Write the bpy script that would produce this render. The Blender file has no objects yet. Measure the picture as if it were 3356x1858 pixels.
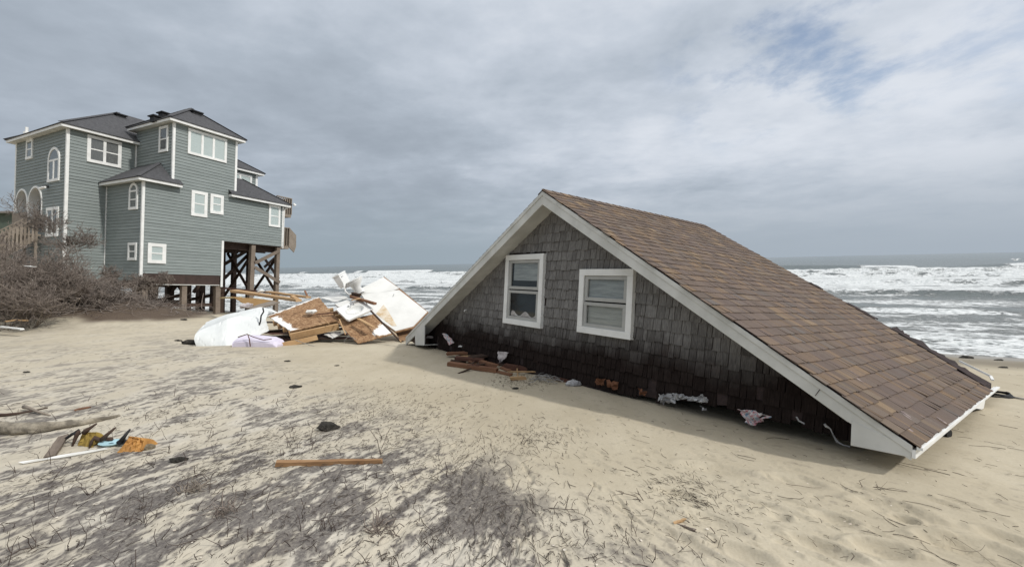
import bpy, bmesh, math, random
import numpy as np
from mathutils import Vector, Matrix

# ------------------------------------------------------------------ camera, world, sun, exposure
SC = bpy.context.scene
COL = SC.collection
PW, PH, FPX = 3356.0, 1858.0, 1421.0          # photograph size and focal length in its pixels
ROLL = math.atan(0.02123)
PITCH = math.atan(67.4 * math.cos(ROLL) / FPX)
EYE = Vector((0, 0, 3.4))
FW = Vector((0, math.cos(PITCH), -math.sin(PITCH)))
_r = Vector((1, 0, 0)); _u = _r.cross(FW)
RT = math.cos(ROLL) * _r - math.sin(ROLL) * _u
UP = math.sin(ROLL) * _r + math.cos(ROLL) * _u
cd = bpy.data.cameras.new('camera'); cam = bpy.data.objects.new('camera', cd); COL.objects.link(cam)
cd.sensor_width = 36; cd.lens = 36 * FPX / PW; cd.clip_start = 0.05; cd.clip_end = 20000
M = Matrix.Identity(4)
for i, v in enumerate((RT, UP, -FW)):
    for j in range(3): M[j][i] = v[j]
M.translation = EYE
cam.matrix_world = M
SC.camera = cam

SUN_EL, SUN_AZ = math.radians(41.0), math.radians(-27.0)     # azimuth from +X
SUN_DIR = Vector((math.cos(SUN_EL) * math.cos(SUN_AZ), math.cos(SUN_EL) * math.sin(SUN_AZ), math.sin(SUN_EL)))
sl = bpy.data.lights.new('sun', 'SUN'); sl.energy = 2.35; sl.angle = math.radians(2.5); sl.color = (1.0, 0.97, 0.91)
so = bpy.data.objects.new('sun', sl); COL.objects.link(so)
so.rotation_euler = SUN_DIR.to_track_quat('Z', 'Y').to_euler()
SC.view_settings.view_transform = 'Standard'; SC.view_settings.look = 'None'
SC.view_settings.exposure = 0.14; SC.view_settings.gamma = 1.0
try: SC.view_settings.use_curve_mapping = False
except Exception: pass


def ray(px, py):
    return FW + (px - PW / 2) / FPX * RT - (py - PH / 2) / FPX * UP


class NT:
    """small node-tree helper"""
    def __init__(s, tree): s.t = tree; s.t.nodes.clear()
    def n(s, typ, **kw):
        nd = s.t.nodes.new(typ)
        for k, v in kw.items():
            if k == 'inp':
                for kk, vv in v.items():
                    if hasattr(vv, 'is_output'): s.t.links.new(vv, nd.inputs[kk])
                    else: nd.inputs[kk].default_value = vv
            else: setattr(nd, k, v)
        return nd
    def link(s, a, b): s.t.links.new(a, b)
    def math(s, op, a, b=None, c=None, clamp=False):
        nd = s.n('ShaderNodeMath', operation=op, use_clamp=clamp)
        for i, v in enumerate((a, b, c)):
            if v is None: continue
            if hasattr(v, 'is_output'): s.link(v, nd.inputs[i])
            else: nd.inputs[i].default_value = v
        return nd.outputs[0]
    def ss(s, x, lo, hi, a=0.0, b=1.0):
        nd = s.n('ShaderNodeMapRange', interpolation_type='SMOOTHSTEP')
        for k, v in zip(('Value', 'From Min', 'From Max', 'To Min', 'To Max'), (x, lo, hi, a, b)):
            if hasattr(v, 'is_output'): s.link(v, nd.inputs[k])
            else: nd.inputs[k].default_value = v
        return nd.outputs[0]
    def mix(s, f, a, b, blend='MIX'):
        nd = s.n('ShaderNodeMix', data_type='RGBA', blend_type=blend)
        for i, v in ((0, f), (6, a), (7, b)):
            if hasattr(v, 'is_output'): s.link(v, nd.inputs[i])
            elif i == 0: nd.inputs[0].default_value = v
            else: nd.inputs[i].default_value = (*v, 1) if len(v) == 3 else v
        return nd.outputs[2]
    def noise(s, vec, scale, detail=3, rough=.5, dist=0.0, out=0):
        nd = s.n('ShaderNodeTexNoise', inp={'Scale': scale, 'Detail': detail, 'Roughness': rough, 'Distortion': dist})
        if vec is not None: s.link(vec, nd.inputs['Vector'])
        return nd.outputs[out]
    def mapping(s, vec, scale=(1, 1, 1), loc=(0, 0, 0), rot=(0, 0, 0)):
        nd = s.n('ShaderNodeMapping', inp={'Scale': scale, 'Location': loc, 'Rotation': rot}); s.link(vec, nd.inputs['Vector'])
        return nd.outputs[0]
    def ramp(s, f, stops):
        nd = s.n('ShaderNodeValToRGB'); s.link(f, nd.inputs[0]); cr = nd.color_ramp
        while len(cr.elements) < len(stops): cr.elements.new(.5)
        for e, (p, c) in zip(cr.elements, stops): e.position = p; e.color = (*c, 1) if len(c) == 3 else c
        return nd.outputs[0]


def build_world():
    w = bpy.data.worlds.new('World'); SC.world = w; w.use_nodes = True
    N = NT(w.node_tree)
    sky = N.n('ShaderNodeTexSky', sky_type='NISHITA', sun_disc=False, sun_elevation=SUN_EL,
              sun_rotation=math.atan2(SUN_DIR.x, SUN_DIR.y), air_density=1.0, dust_density=1.5, ozone_density=1.0)
    tc = N.n('ShaderNodeTexCoord').outputs['Generated']
    sp = N.n('ShaderNodeSeparateXYZ'); N.link(tc, sp.inputs[0])
    x, y, z = sp.outputs
    zc = N.math('MAXIMUM', z, 0.0)
    den = N.math('ADD', zc, 0.16)
    cp = N.n('ShaderNodeCombineXYZ'); N.link(N.math('DIVIDE', x, den), cp.inputs[0]); N.link(N.math('DIVIDE', y, den), cp.inputs[1])
    P = cp.outputs[0]
    # cloud sheets, seen from below and drawn out along one wind direction
    Pm = N.mapping(P, (1.0, 1.25, 1), (2.4, 0.6, 0), (0, 0, math.radians(-24)))
    n1 = N.noise(Pm, 0.75, 9, .55, .1)
    n2 = N.noise(N.mapping(P, (1.15, 1, 1), (7.3, 3.1, 0), (0, 0, math.radians(35))), 2.6, 7, .55, .2)
    n3 = N.noise(N.mapping(P, (1, 1, 1), (1.3, 8.1, 0)), 0.42, 3, .5)
    # the cloud deck is thinner to the right (towards the sun) and thicker to the left
    side = N.ss(N.math('ADD', N.math('MULTIPLY', x, 0.9), N.math('MULTIPLY', zc, 0.55)), -0.55, 0.75)
    v = N.math('ADD', N.math('MULTIPLY', n1, .62), N.math('MULTIPLY', n2, .25))
    n4 = N.noise(N.mapping(P, (1, 1.2, 1), (2.3, 5.1, 0), (0, 0, math.radians(10))), 9.0, 5, .55, .15)
    v = N.math('ADD', v, N.math('MULTIPLY', N.math('SUBTRACT', n4, .5), .10))
    v = N.math('ADD', v, N.math('MULTIPLY', n3, .38))
    v = N.math('ADD', v, N.math('MULTIPLY', side, .24))
    v = N.ss(v, 0.50, 1.0)
    cloud = N.ramp(v, [(0, (.305, .350, .408)), (.33, (.395, .447, .515)), (.66, (.512, .562, .634)), (1.0, (.665, .702, .762))])
    hz = N.ss(z, 0.0, 0.22)
    hcol = N.mix(side, (.282, .342, .388), (.360, .412, .470))
    cloud = N.mix(hz, hcol, cloud)
    up = N.ss(z, 0.5, 0.95)
    cloud = N.mix(up, cloud, (1.05, 1.06, 1.08))
    below = N.ss(z, -0.12, -0.01)
    cloud = N.mix(below, (.30, .29, .26), cloud)
    bg2 = N.n('ShaderNodeBackground', inp={'Color': cloud, 'Strength': 1.0})
    bg1 = N.n('ShaderNodeBackground', inp={'Color': sky.outputs[0], 'Strength': 0.115})
    gap = N.noise(N.mapping(P, (1.1, .9, 1), (4.25, 1.9, 0), (0, 0, math.radians(-30))), 2.3, 8, .62, .1)
    g = 0.0
    for d0, lo, hi, am in ((ray(2600, 190).normalized(), .966, .998, .75), (ray(3080, 400).normalized(), .972, .999, .5)):    # two places where the deck thins and blue shows
        dp = N.n('ShaderNodeVectorMath', operation='DOT_PRODUCT'); N.link(tc, dp.inputs[0]); dp.inputs[1].default_value = d0
        g = N.math('MAXIMUM', g, N.math('MULTIPLY', N.ss(gap, .44, .66), N.math('MULTIPLY', N.ss(z, .16, .30), N.ss(dp.outputs['Value'], lo, hi, 0, am))))
    ms = N.n('ShaderNodeMixShader'); N.link(g, ms.inputs[0]); N.link(bg2.outputs[0], ms.inputs[1]); N.link(bg1.outputs[0], ms.inputs[2])
    out = N.n('ShaderNodeOutputWorld'); N.link(ms.outputs[0], out.inputs[0])
build_world()

# ------------------------------------------------------------------ helpers
rng = np.random.default_rng(7)
random.seed(11)


def at(px, py, Y):
    d = ray(px, py); return EYE + d * (Y / d.y)


def _h(ix, iy, seed):
    n = (ix.astype(np.int64) * 374761393 + iy.astype(np.int64) * 668265263 + seed * 1442695041) & 0xFFFFFFFF
    n = ((n ^ (n >> 13)) * 1274126177) & 0xFFFFFFFF
    return ((n ^ (n >> 16)) & 0xFFFF) / 65535.0
def vnoise(x, y, seed=0):
    x = np.asarray(x, float); y = np.asarray(y, float)
    ix = np.floor(x); iy = np.floor(y); fx = x - ix; fy = y - iy
    fx = fx * fx * fx * (fx * (fx * 6 - 15) + 10); fy = fy * fy * fy * (fy * (fy * 6 - 15) + 10)
    a = _h(ix, iy, seed); b = _h(ix + 1, iy, seed); c = _h(ix, iy + 1, seed); d = _h(ix + 1, iy + 1, seed)
    return (a * (1 - fx) + b * fx) * (1 - fy) + (c * (1 - fx) + d * fx) * fy
def fbm(x, y, seed=0, octv=4, gain=.5):
    s = 0; amp = 1; tot = 0
    for o in range(octv):
        s = s + amp * vnoise(x * 2 ** o + 17.3 * o, y * 2 ** o - 9.1 * o, seed + o); tot += amp; amp *= gain
    return s / tot
def sstep(x, a, b):
    t = np.clip((x - a) / (b - a), 0, 1); return t * t * (3 - 2 * t)

SX, SY = 0.476, 0.879                       # unit vector towards the sea
PROF_S = [-9000, -40, -12, 0, 3, 4.6, 6, 7.9, 9, 11.5, 14, 18, 20, 24, 30, 60, 9000]
PROF_Z = [2.4, 2.3, 1.9, 1.74, 1.72, 1.67, 1.57, 1.43, 1.34, 1.08, .80, .24, 0.0, -.3, -.7, -2, -4]
def terrain(x, y):
    x = np.asarray(x, float); y = np.asarray(y, float)
    s = SX * x + SY * y
    z = np.interp(s, PROF_S, PROF_Z)
    z = z + (fbm(x * .35, y * .35, 3, 3) - .5) * .09 * sstep(-s, -17, -9)
    # low dune under the brush on the left
    z = z + 1.05 * np.exp(-((x + 16.5) / 4.5) ** 2 - ((y - 16.0) / 2.6) ** 2)
    # foredune hummock in front of the camera, left
    z = z + .10 * np.exp(-((x + 1.4) / 1.3) ** 2 - ((y - 3.0) / 1.0) ** 2)
    # the wreck has scoured a shallow hollow under its free corner
    z = z - .03 * np.exp(-((x - 2.6) / .8) ** 2 - ((y - 4.9) / .8) ** 2) + .06 * np.exp(-((x - 2.8) / .9) ** 2 - ((y - 3.2) / .7) ** 2)
    return z
def tz(x, y): return float(terrain(np.array([x]), np.array([y]))[0])
def ground(px, py, lift=0.0):
    d = ray(px, py); ks = np.geomspace(.6, 120, 500); dy = max(d.y, 1e-6)
    z = terrain(EYE.x + d.x / dy * ks, EYE.y + ks); i = int(np.argmax(EYE.z + d.z / dy * ks < z)) if (EYE.z + d.z / dy * ks < z).any() else 499
    lo, hi = ks[max(i - 1, 0)], ks[i]
    for _ in range(9):
        m = (lo + hi) / 2; p = EYE + d * (m / d.y)
        if p.z < tz(p.x, p.y): hi = m
        else: lo = m
    p = EYE + d * (hi / d.y); return Vector((p.x, p.y, p.z + lift))


WM = {}
def wm(o): return WM.get(o.name, Matrix.Identity(4))
def tag(o, label=None, cat=None, group=None, kind=None):
    if label: o['label'] = label
    if cat: o['category'] = cat
    if group: o['group'] = group
    if kind: o['kind'] = kind
    elif label and cat: o['kind'] = 'thing'
    return o
def thing(name, label, cat, loc=(0, 0, 0), rot=None, group=None):
    o = bpy.data.objects.new(name, None); COL.objects.link(o); o.empty_display_size = .2
    m = Matrix.Translation(Vector(loc))
    if rot is not None: m = m @ (rot.to_4x4() if len(rot) != 4 or not isinstance(rot, Matrix) else rot)
    o.matrix_world = m; WM[o.name] = m
    return tag(o, label, cat, group)


class MB:
    def __init__(s): s.v = []; s.f = []; s.m = []
    def add(s, verts, faces, mi=0):
        b = len(s.v); s.v += [tuple(p) for p in verts]
        s.f += [tuple(b + i for i in f) for f in faces]; s.m += [mi] * len(faces); return s
    def box(s, lo, hi, mi=0):
        x0, y0, z0 = lo; x1, y1, z1 = hi
        return s.add([(x0, y0, z0), (x1, y0, z0), (x1, y1, z0), (x0, y1, z0), (x0, y0, z1), (x1, y0, z1), (x1, y1, z1), (x0, y1, z1)],
                     [(0, 3, 2, 1), (4, 5, 6, 7), (0, 1, 5, 4), (1, 2, 6, 5), (2, 3, 7, 6), (3, 0, 4, 7)], mi)
    def beam(s, p0, p1, w, h, upv=(0, 0, 1), mi=0, w1=None, h1=None):
        p0 = Vector(p0); p1 = Vector(p1); d = (p1 - p0).normalized(); u = Vector(upv)
        if abs(d.dot(u)) > .97: u = Vector((1, 0, 0)) if abs(d.x) < .9 else Vector((0, 1, 0))
        a = d.cross(u).normalized(); b = a.cross(d).normalized()
        w1 = w if w1 is None else w1; h1 = h if h1 is None else h1
        V = []
        for p, ww, hh in ((p0, w, h), (p1, w1, h1)):
            for sa, sb in ((-1, -1), (1, -1), (1, 1), (-1, 1)): V.append(p + a * sa * ww / 2 + b * sb * hh / 2)
        return s.add(V, [(3, 2, 1, 0), (4, 5, 6, 7), (0, 1, 5, 4), (1, 2, 6, 5), (2, 3, 7, 6), (3, 0, 4, 7)], mi)
    def prism(s, pts, off, mi=0):
        off = Vector(off); n = len(pts); P = [Vector(p) for p in pts]
        V = P + [p + off for p in P]
        F = [tuple(range(n)), tuple(reversed(range(n, 2 * n)))] + [(i, i + n, (i + 1) % n + n, (i + 1) % n) for i in range(n)]
        return s.add(V, F, mi)
    def tube(s, pts, r, sides=6, mi=0, cap=True):
        P = [Vector(p) for p in pts]; n = len(P); R = r if hasattr(r, '__len__') else [r] * n
        base = len(s.v); a = None
        for i in range(n):
            d = (P[min(i + 1, n - 1)] - P[max(i - 1, 0)])
            d = d.normalized() if d.length > 1e-9 else Vector((0, 0, 1))
            if a is None:
                a = d.cross(Vector((0, 0, 1)))
                if a.length < 1e-3: a = d.cross(Vector((1, 0, 0)))
            a = (a - d * a.dot(d)); a = a.normalized() if a.length > 1e-6 else d.orthogonal().normalized()
            b = d.cross(a)
            for k in range(sides):
                t = 2 * math.pi * k / sides
                s.v.append(tuple(P[i] + (a * math.cos(t) + b * math.sin(t)) * R[i]))
        for i in range(n - 1):
            for k in range(sides):
                k2 = (k + 1) % sides
                s.f.append((base + i * sides + k, base + i * sides + k2, base + (i + 1) * sides + k2, base + (i + 1) * sides + k)); s.m.append(mi)
        if cap:
            s.f.append(tuple(base + k for k in reversed(range(sides)))); s.m.append(mi)
            s.f.append(tuple(base + (n - 1) * sides + k for k in range(sides))); s.m.append(mi)
        return s
    def grid(s, P, mi=0, closed=False):
        """P: list of rows of points"""
        b = len(s.v); nr = len(P); nc = len(P[0])
        for r in P: s.v += [tuple(p) for p in r]
        for i in range(nr - 1):
            for j in range(nc if closed else nc - 1):
                j2 = (j + 1) % nc
                s.f.append((b + i * nc + j, b + i * nc + j2, b + (i + 1) * nc + j2, b + (i + 1) * nc + j)); s.m.append(mi)
        return s
    def obj(s, name, mat, parent=None, local=False, smooth=False, bevel=0.0):
        me = bpy.data.meshes.new(name)
        V = np.array(s.v, float)
        if parent is not None and not local:
            mi = np.array(wm(parent).inverted()); V = V @ mi[:3, :3].T + mi[:3, 3]
        me.from_pydata(V.tolist(), [], s.f)
        mats = mat if isinstance(mat, (list, tuple)) else [mat]
        for m_ in mats: me.materials.append(m_)
        if len(mats) > 1: me.polygons.foreach_set('material_index', s.m)
        if smooth: me.polygons.foreach_set('use_smooth', [True] * len(me.polygons))
        me.update()
        o = bpy.data.objects.new(name, me); COL.objects.link(o)
        if parent is not None:
            o.parent = parent; WM[o.name] = wm(parent)
        if bevel:
            b = o.modifiers.new('bevel', 'BEVEL'); b.width = bevel; b.segments = 2; b.limit_method = 'ANGLE'; b.angle_limit = math.radians(40)
        return o


def big_mesh(name, V, F, mat, smooth=True, attrs=None):
    me = bpy.data.meshes.new(name); V = np.asarray(V, np.float32); F = np.asarray(F, np.int32)
    me.vertices.add(len(V)); me.vertices.foreach_set('co', V.ravel())
    me.loops.add(F.size); me.loops.foreach_set('vertex_index', F.ravel())
    me.polygons.add(len(F)); me.polygons.foreach_set('loop_start', np.arange(0, F.size, F.shape[1], dtype=np.int32))
    me.polygons.foreach_set('loop_total', np.full(len(F), F.shape[1], np.int32))
    if smooth: me.polygons.foreach_set('use_smooth', np.ones(len(F), bool))
    me.materials.append(mat)
    for k, a in (attrs or {}).items():
        at_ = me.attributes.new(k, 'FLOAT', 'POINT'); at_.data.foreach_set('value', np.asarray(a, np.float32))
    me.update(); me.validate()
    o = bpy.data.objects.new(name, me); COL.objects.link(o); return o

# ------------------------------------------------------------------ materials
def mat_base(name):
    m = bpy.data.materials.new(name); m.use_nodes = True; N = NT(m.node_tree)
    out = N.n('ShaderNodeOutputMaterial'); b = N.n('ShaderNodeBsdfPrincipled'); N.link(b.outputs[0], out.inputs[0])
    return m, N, b
def objc(N): return N.n('ShaderNodeTexCoord').outputs['Object']
def setin(N, b, k, v):
    if hasattr(v, 'is_output'): N.link(v, b.inputs[k])
    else: b.inputs[k].default_value = (*v, 1) if hasattr(v, '__len__') and len(v) == 3 else v
def bump(N, b, h, strength=.3, dist=.01):
    bn = N.n('ShaderNodeBump', inp={'Strength': strength, 'Distance': dist}); N.link(h, bn.inputs['Height']); N.link(bn.outputs[0], b.inputs['Normal'])
def simple(name, c1, c2=None, scale=6.0, rough=.6, stretch=(1, 1, 1), bs=.15, bd=.005, detail=5, spec=.3, island=0.0):
    m, N, b = mat_base(name); o = N.mapping(objc(N), stretch)
    n = N.noise(o, scale, detail, .6)
    c2 = c2 or tuple(v * .75 for v in c1)
    col = N.mix(N.ss(n, .32, .68), c1, c2)
    if island:
        r = N.n('ShaderNodeNewGeometry').outputs['Random Per Island']
        k = N.ss(r, 0, 1, 1 - island, 1 + island)
        cc = N.n('ShaderNodeCombineColor'); [N.link(k, cc.inputs[i]) for i in range(3)]
        col = N.mix(1.0, col, cc.outputs[0], 'MULTIPLY')
    setin(N, b, 'Base Color', col); setin(N, b, 'Roughness', rough); setin(N, b, 'Specular IOR Level', spec)
    bump(N, b, N.noise(o, scale * 3, 4, .6), bs, bd)
    return m
def wood(name, c1, c2, rough=.75, scale=1.0):
    """timber: grain drawn out along the piece by noise of three stretched directions"""
    m, N, b = mat_base(name); o = objc(N)
    g = N.noise(N.mapping(o, (3 * scale, 26 * scale, 26 * scale)), 1.6, 5, .65)
    l = N.noise(o, 2.2, 4, .6)
    r = N.n('ShaderNodeNewGeometry').outputs['Random Per Island']
    f = N.math('ADD', N.math('MULTIPLY', g, .55), N.math('ADD', N.math('MULTIPLY', l, .4), N.math('MULTIPLY', r, .22)))
    col = N.mix(N.ss(f, .35, .85), c1, c2)
    setin(N, b, 'Base Color', col); setin(N, b, 'Roughness', rough); setin(N, b, 'Specular IOR Level', .25)
    bump(N, b, g, .35, .006); return m
def glass_mat(name, tint=(.75, .8, .8), refl=.25):
    m = bpy.data.materials.new(name); m.use_nodes = True; N = NT(m.node_tree)
    out = N.n('ShaderNodeOutputMaterial')
    tr = N.n('ShaderNodeBsdfTransparent', inp={'Color': (*tint, 1)}); gl = N.n('ShaderNodeBsdfGlossy', inp={'Roughness': .04, 'Color': (.9, .95, .95, 1)})
    fc = N.n('ShaderNodeLayerWeight', inp={'Blend': .5}).outputs['Facing']; ms = N.n('ShaderNodeMixShader')
    N.link(N.math('ADD', N.math('MULTIPLY', N.math('POWER', fc, 4.0), .85), .045, clamp=True), ms.inputs[0])
    N.link(tr.outputs[0], ms.inputs[1]); N.link(gl.outputs[0], ms.inputs[2]); N.link(ms.outputs[0], out.inputs[0]); return m

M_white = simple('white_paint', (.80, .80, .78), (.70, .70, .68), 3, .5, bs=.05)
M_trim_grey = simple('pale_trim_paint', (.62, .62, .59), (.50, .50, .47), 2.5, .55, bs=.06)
M_siding = simple('grey_green_siding', (.232, .260, .254), (.198, .225, .219), 1.3, .6, (1, 1, 6), .08, island=.05)
M_roofgrey = simple('charcoal_roof_shingle', (.088, .088, .093), (.058, .058, .062), 9, .9, (1, 1, 1), .5, .01)
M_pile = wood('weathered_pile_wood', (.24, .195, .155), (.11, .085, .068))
M_dkwood = wood('dark_timber', (.085, .055, .04), (.035, .022, .017))
M_rim = simple('dark_brown_rim_board', (.060, .038, .032), (.040, .026, .022), 4, .7)
M_greywood = wood('silver_grey_deck_wood', (.30, .255, .21), (.17, .14, .11))
M_pine = wood('fresh_pine', (.52, .355, .195), (.34, .205, .10))
M_plank = wood('red_brown_cedar', (.27, .140, .078), (.13, .065, .040))
M_wetbrown = wood('wet_red_brown_wood', (.135, .062, .042), (.062, .030, .022))
M_pane = glass_mat('window_glass', (.95, .97, .965))
M_dark = simple('dark_interior', (.014, .014, .015), (.009, .009, .010), 3, .9)  # near-black colour stands in for the shade of rooms and porch
M_blind = simple('pale_blind', (.50, .55, .545), (.44, .48, .475), 2, .7, (1, 1, 60))
M_curtain = simple('grey_curtain', (.16, .16, .16), (.11, .11, .11), 3, .8, (14, 14, 1))
M_vinyl = simple('grey_vinyl_sash', (.42, .42, .40), (.36, .36, .345), 3, .5, bs=.03)
M_twig = simple('dead_twig', (.265, .222, .190), (.145, .118, .100), 9, .9, bs=.2)
M_twig_pale = simple('bleached_branch', (.30, .255, .21), (.19, .16, .13), 6, .9, bs=.2)
M_peat = simple('dark_peat', (.060, .054, .046), (.026, .024, .020), 22, .95, bs=.9, bd=.03)
M_porc = simple('white_porcelain', (.74, .74, .72), (.69, .69, .67), 2, .18, bs=.0, spec=.5)
M_panel = simple('white_wallboard', (.71, .705, .675), (.62, .615, .585), 1.6, .55, bs=.06)
M_fibre = simple('white_fibreglass', (.70, .715, .70), (.60, .62, .615), 1.3, .35, bs=.08)
M_lilac = simple('lilac_foam', (.66, .62, .71), (.58, .53, .64), 3, .7, bs=.1)
M_black = simple('black_rubber', (.02, .02, .021), (.014, .014, .015), 8, .6)
M_metal = simple('grey_metal', (.42, .43, .44), (.3, .31, .32), 8, .35, bs=.05)
M_cable = simple('grey_cable', (.32, .31, .29), (.2, .19, .18), 8, .6)

# ------------------------------------------------------------------ the beach
def sand_mat():
    m, N, b = mat_base('beach_sand'); o = objc(N)
    big = N.noise(o, .55, 4, .55); mid = N.noise(N.mapping(o, (1, .45, 1), (0, 0, 0), (0, 0, math.radians(17))), 3.2, 5, .6)
    fine = N.noise(o, 55, 3, .6); grain = N.noise(o, 230, 2, .7)
    dry = N.mix(N.ss(N.math('ADD', N.math('MULTIPLY', big, .6), N.math('MULTIPLY', mid, .4)), .36, .64), (.425, .372, .278), (.500, .445, .342))
    dry = N.mix(N.ss(fine, .35, .7, 0, .30), dry, (.38, .325, .235))
    at_ = N.n('ShaderNodeAttribute', attribute_name='pale').outputs['Fac']
    dry = N.mix(at_, dry, (.530, .490, .418))
    dk = N.n('ShaderNodeAttribute', attribute_name='dark').outputs['Fac']
    dkn = N.math('MULTIPLY', dk, N.ss(N.math('ADD', N.math('MULTIPLY', fine, .6), N.math('MULTIPLY', grain, .4)), .25, .6, .55, 1.0))
    col = N.mix(dkn, dry, (.104, .092, .088))
    lit = N.n('ShaderNodeAttribute', attribute_name='litter').outputs['Fac']
    col = N.mix(lit, col, N.mix(N.ss(fine, .4, .6), (.075, .055, .042), (.13, .10, .075)))
    sp = N.n('ShaderNodeSeparateXYZ'); N.link(N.n('ShaderNodeNewGeometry').outputs['Position'], sp.inputs[0])
    wn = N.noise(N.mapping(o, (1, 1, 1), (0, 0, 0), (0, 0, math.radians(-28))), .30, 4, .55)
    wz = N.math('ADD', sp.outputs[2], N.math('MULTIPLY', N.math('SUBTRACT', wn, .5), .5))
    wet = N.ss(wz, .72, .98, 1, 0)
    col = N.mix(N.math('MULTIPLY', wet, .62), col, (.105, .092, .074))
    shine = N.ss(wz, .15, .55, 1, 0)
    setin(N, b, 'Base Color', col)
    setin(N, b, 'Roughness', N.math('SUBTRACT', .95, N.math('MULTIPLY', shine, .62)))
    setin(N, b, 'Specular IOR Level', N.math('ADD', .12, N.math('MULTIPLY', shine, .4)))
    h = N.math('ADD', N.math('MULTIPLY', fine, .6), N.math('ADD', N.math('MULTIPLY', grain, .35), N.math('MULTIPLY', mid, 1.1)))
    bn = N.n('ShaderNodeBump', inp={'Distance': .02}); N.link(h, bn.inputs['Height'])
    N.link(N.math('SUBTRACT', .42, N.math('MULTIPLY', wet, .36)), bn.inputs['Strength']); N.link(bn.outputs[0], b.inputs['Normal'])
    return m

WL, WRt = (0.54, 0.84), (-0.64, 0.77)                   # the wind was turned by the wreck: its streaks differ left and right
def wdir(x):
    k = min(max((x + .9) / 2.0, 0), 1); a = math.atan2(WL[1], WL[0]) * (1 - k) + math.atan2(WRt[1], WRt[0]) * k
    return math.cos(a), math.sin(a)
def gouges():
    """hollows, scuffs and footprints in the sand: x, y, half length, half width, depth, turn"""
    L = []; r = random.Random(5)
    def put(px, py, la, lb, dep, turn): g = ground(px, py); L.append((g.x, g.y, la, lb, dep * .85, turn))
    for px, py, la, lb, dep, tn in [(2340, 1535, .20, .075, .035, .5), (1965, 1528, .12, .05, .02, .4), (2610, 1575, .15, .07, .03, .3), (2930, 1670, .16, .08, .05, .3),
                            (2350, 1715, .15, .06, .04, .2), (2890, 1800, .12, .06, .06, .5), (2420, 1810, .14, .06, .05, .3), (2690, 1790, .14, .05, .05, .2),
                            (3110, 1780, .12, .07, .05, .4), (3230, 1800, .14, .07, .05, .3), (2960, 1690, .06, .05, .04, 0), (2550, 1685, .06, .045, .04, .2),
                            (2980, 1440, .1, .05, .02, .3), (2220, 1615, .12, .04, .04, .4), (2620, 1650, .22, .03, .02, .1), (3080, 1640, .22, .025, .02, .1),
                            (2500, 1650, .2, .03, .025, .2), (2280, 1790, .2, .035, .03, .0), (2730, 1700, .1, .05, .035, .2), (3290, 1760, .1, .05, .04, .2)]:
        put(px, py, la, lb, dep, tn)
    for i in range(330):
        px = r.uniform(150, 3340); py = r.uniform(1180, 1850)
        if px < 1500 and r.random() < .35: continue
        if 1350 < px < 3000 and py < 1200 + (px - 1350) * .19: continue
        k = r.random()
        put(px, py, .04 + .14 * k * k, .010 + .012 * r.random(), .008 + .012 * r.random(), r.gauss(0, .22))
    return L

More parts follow.
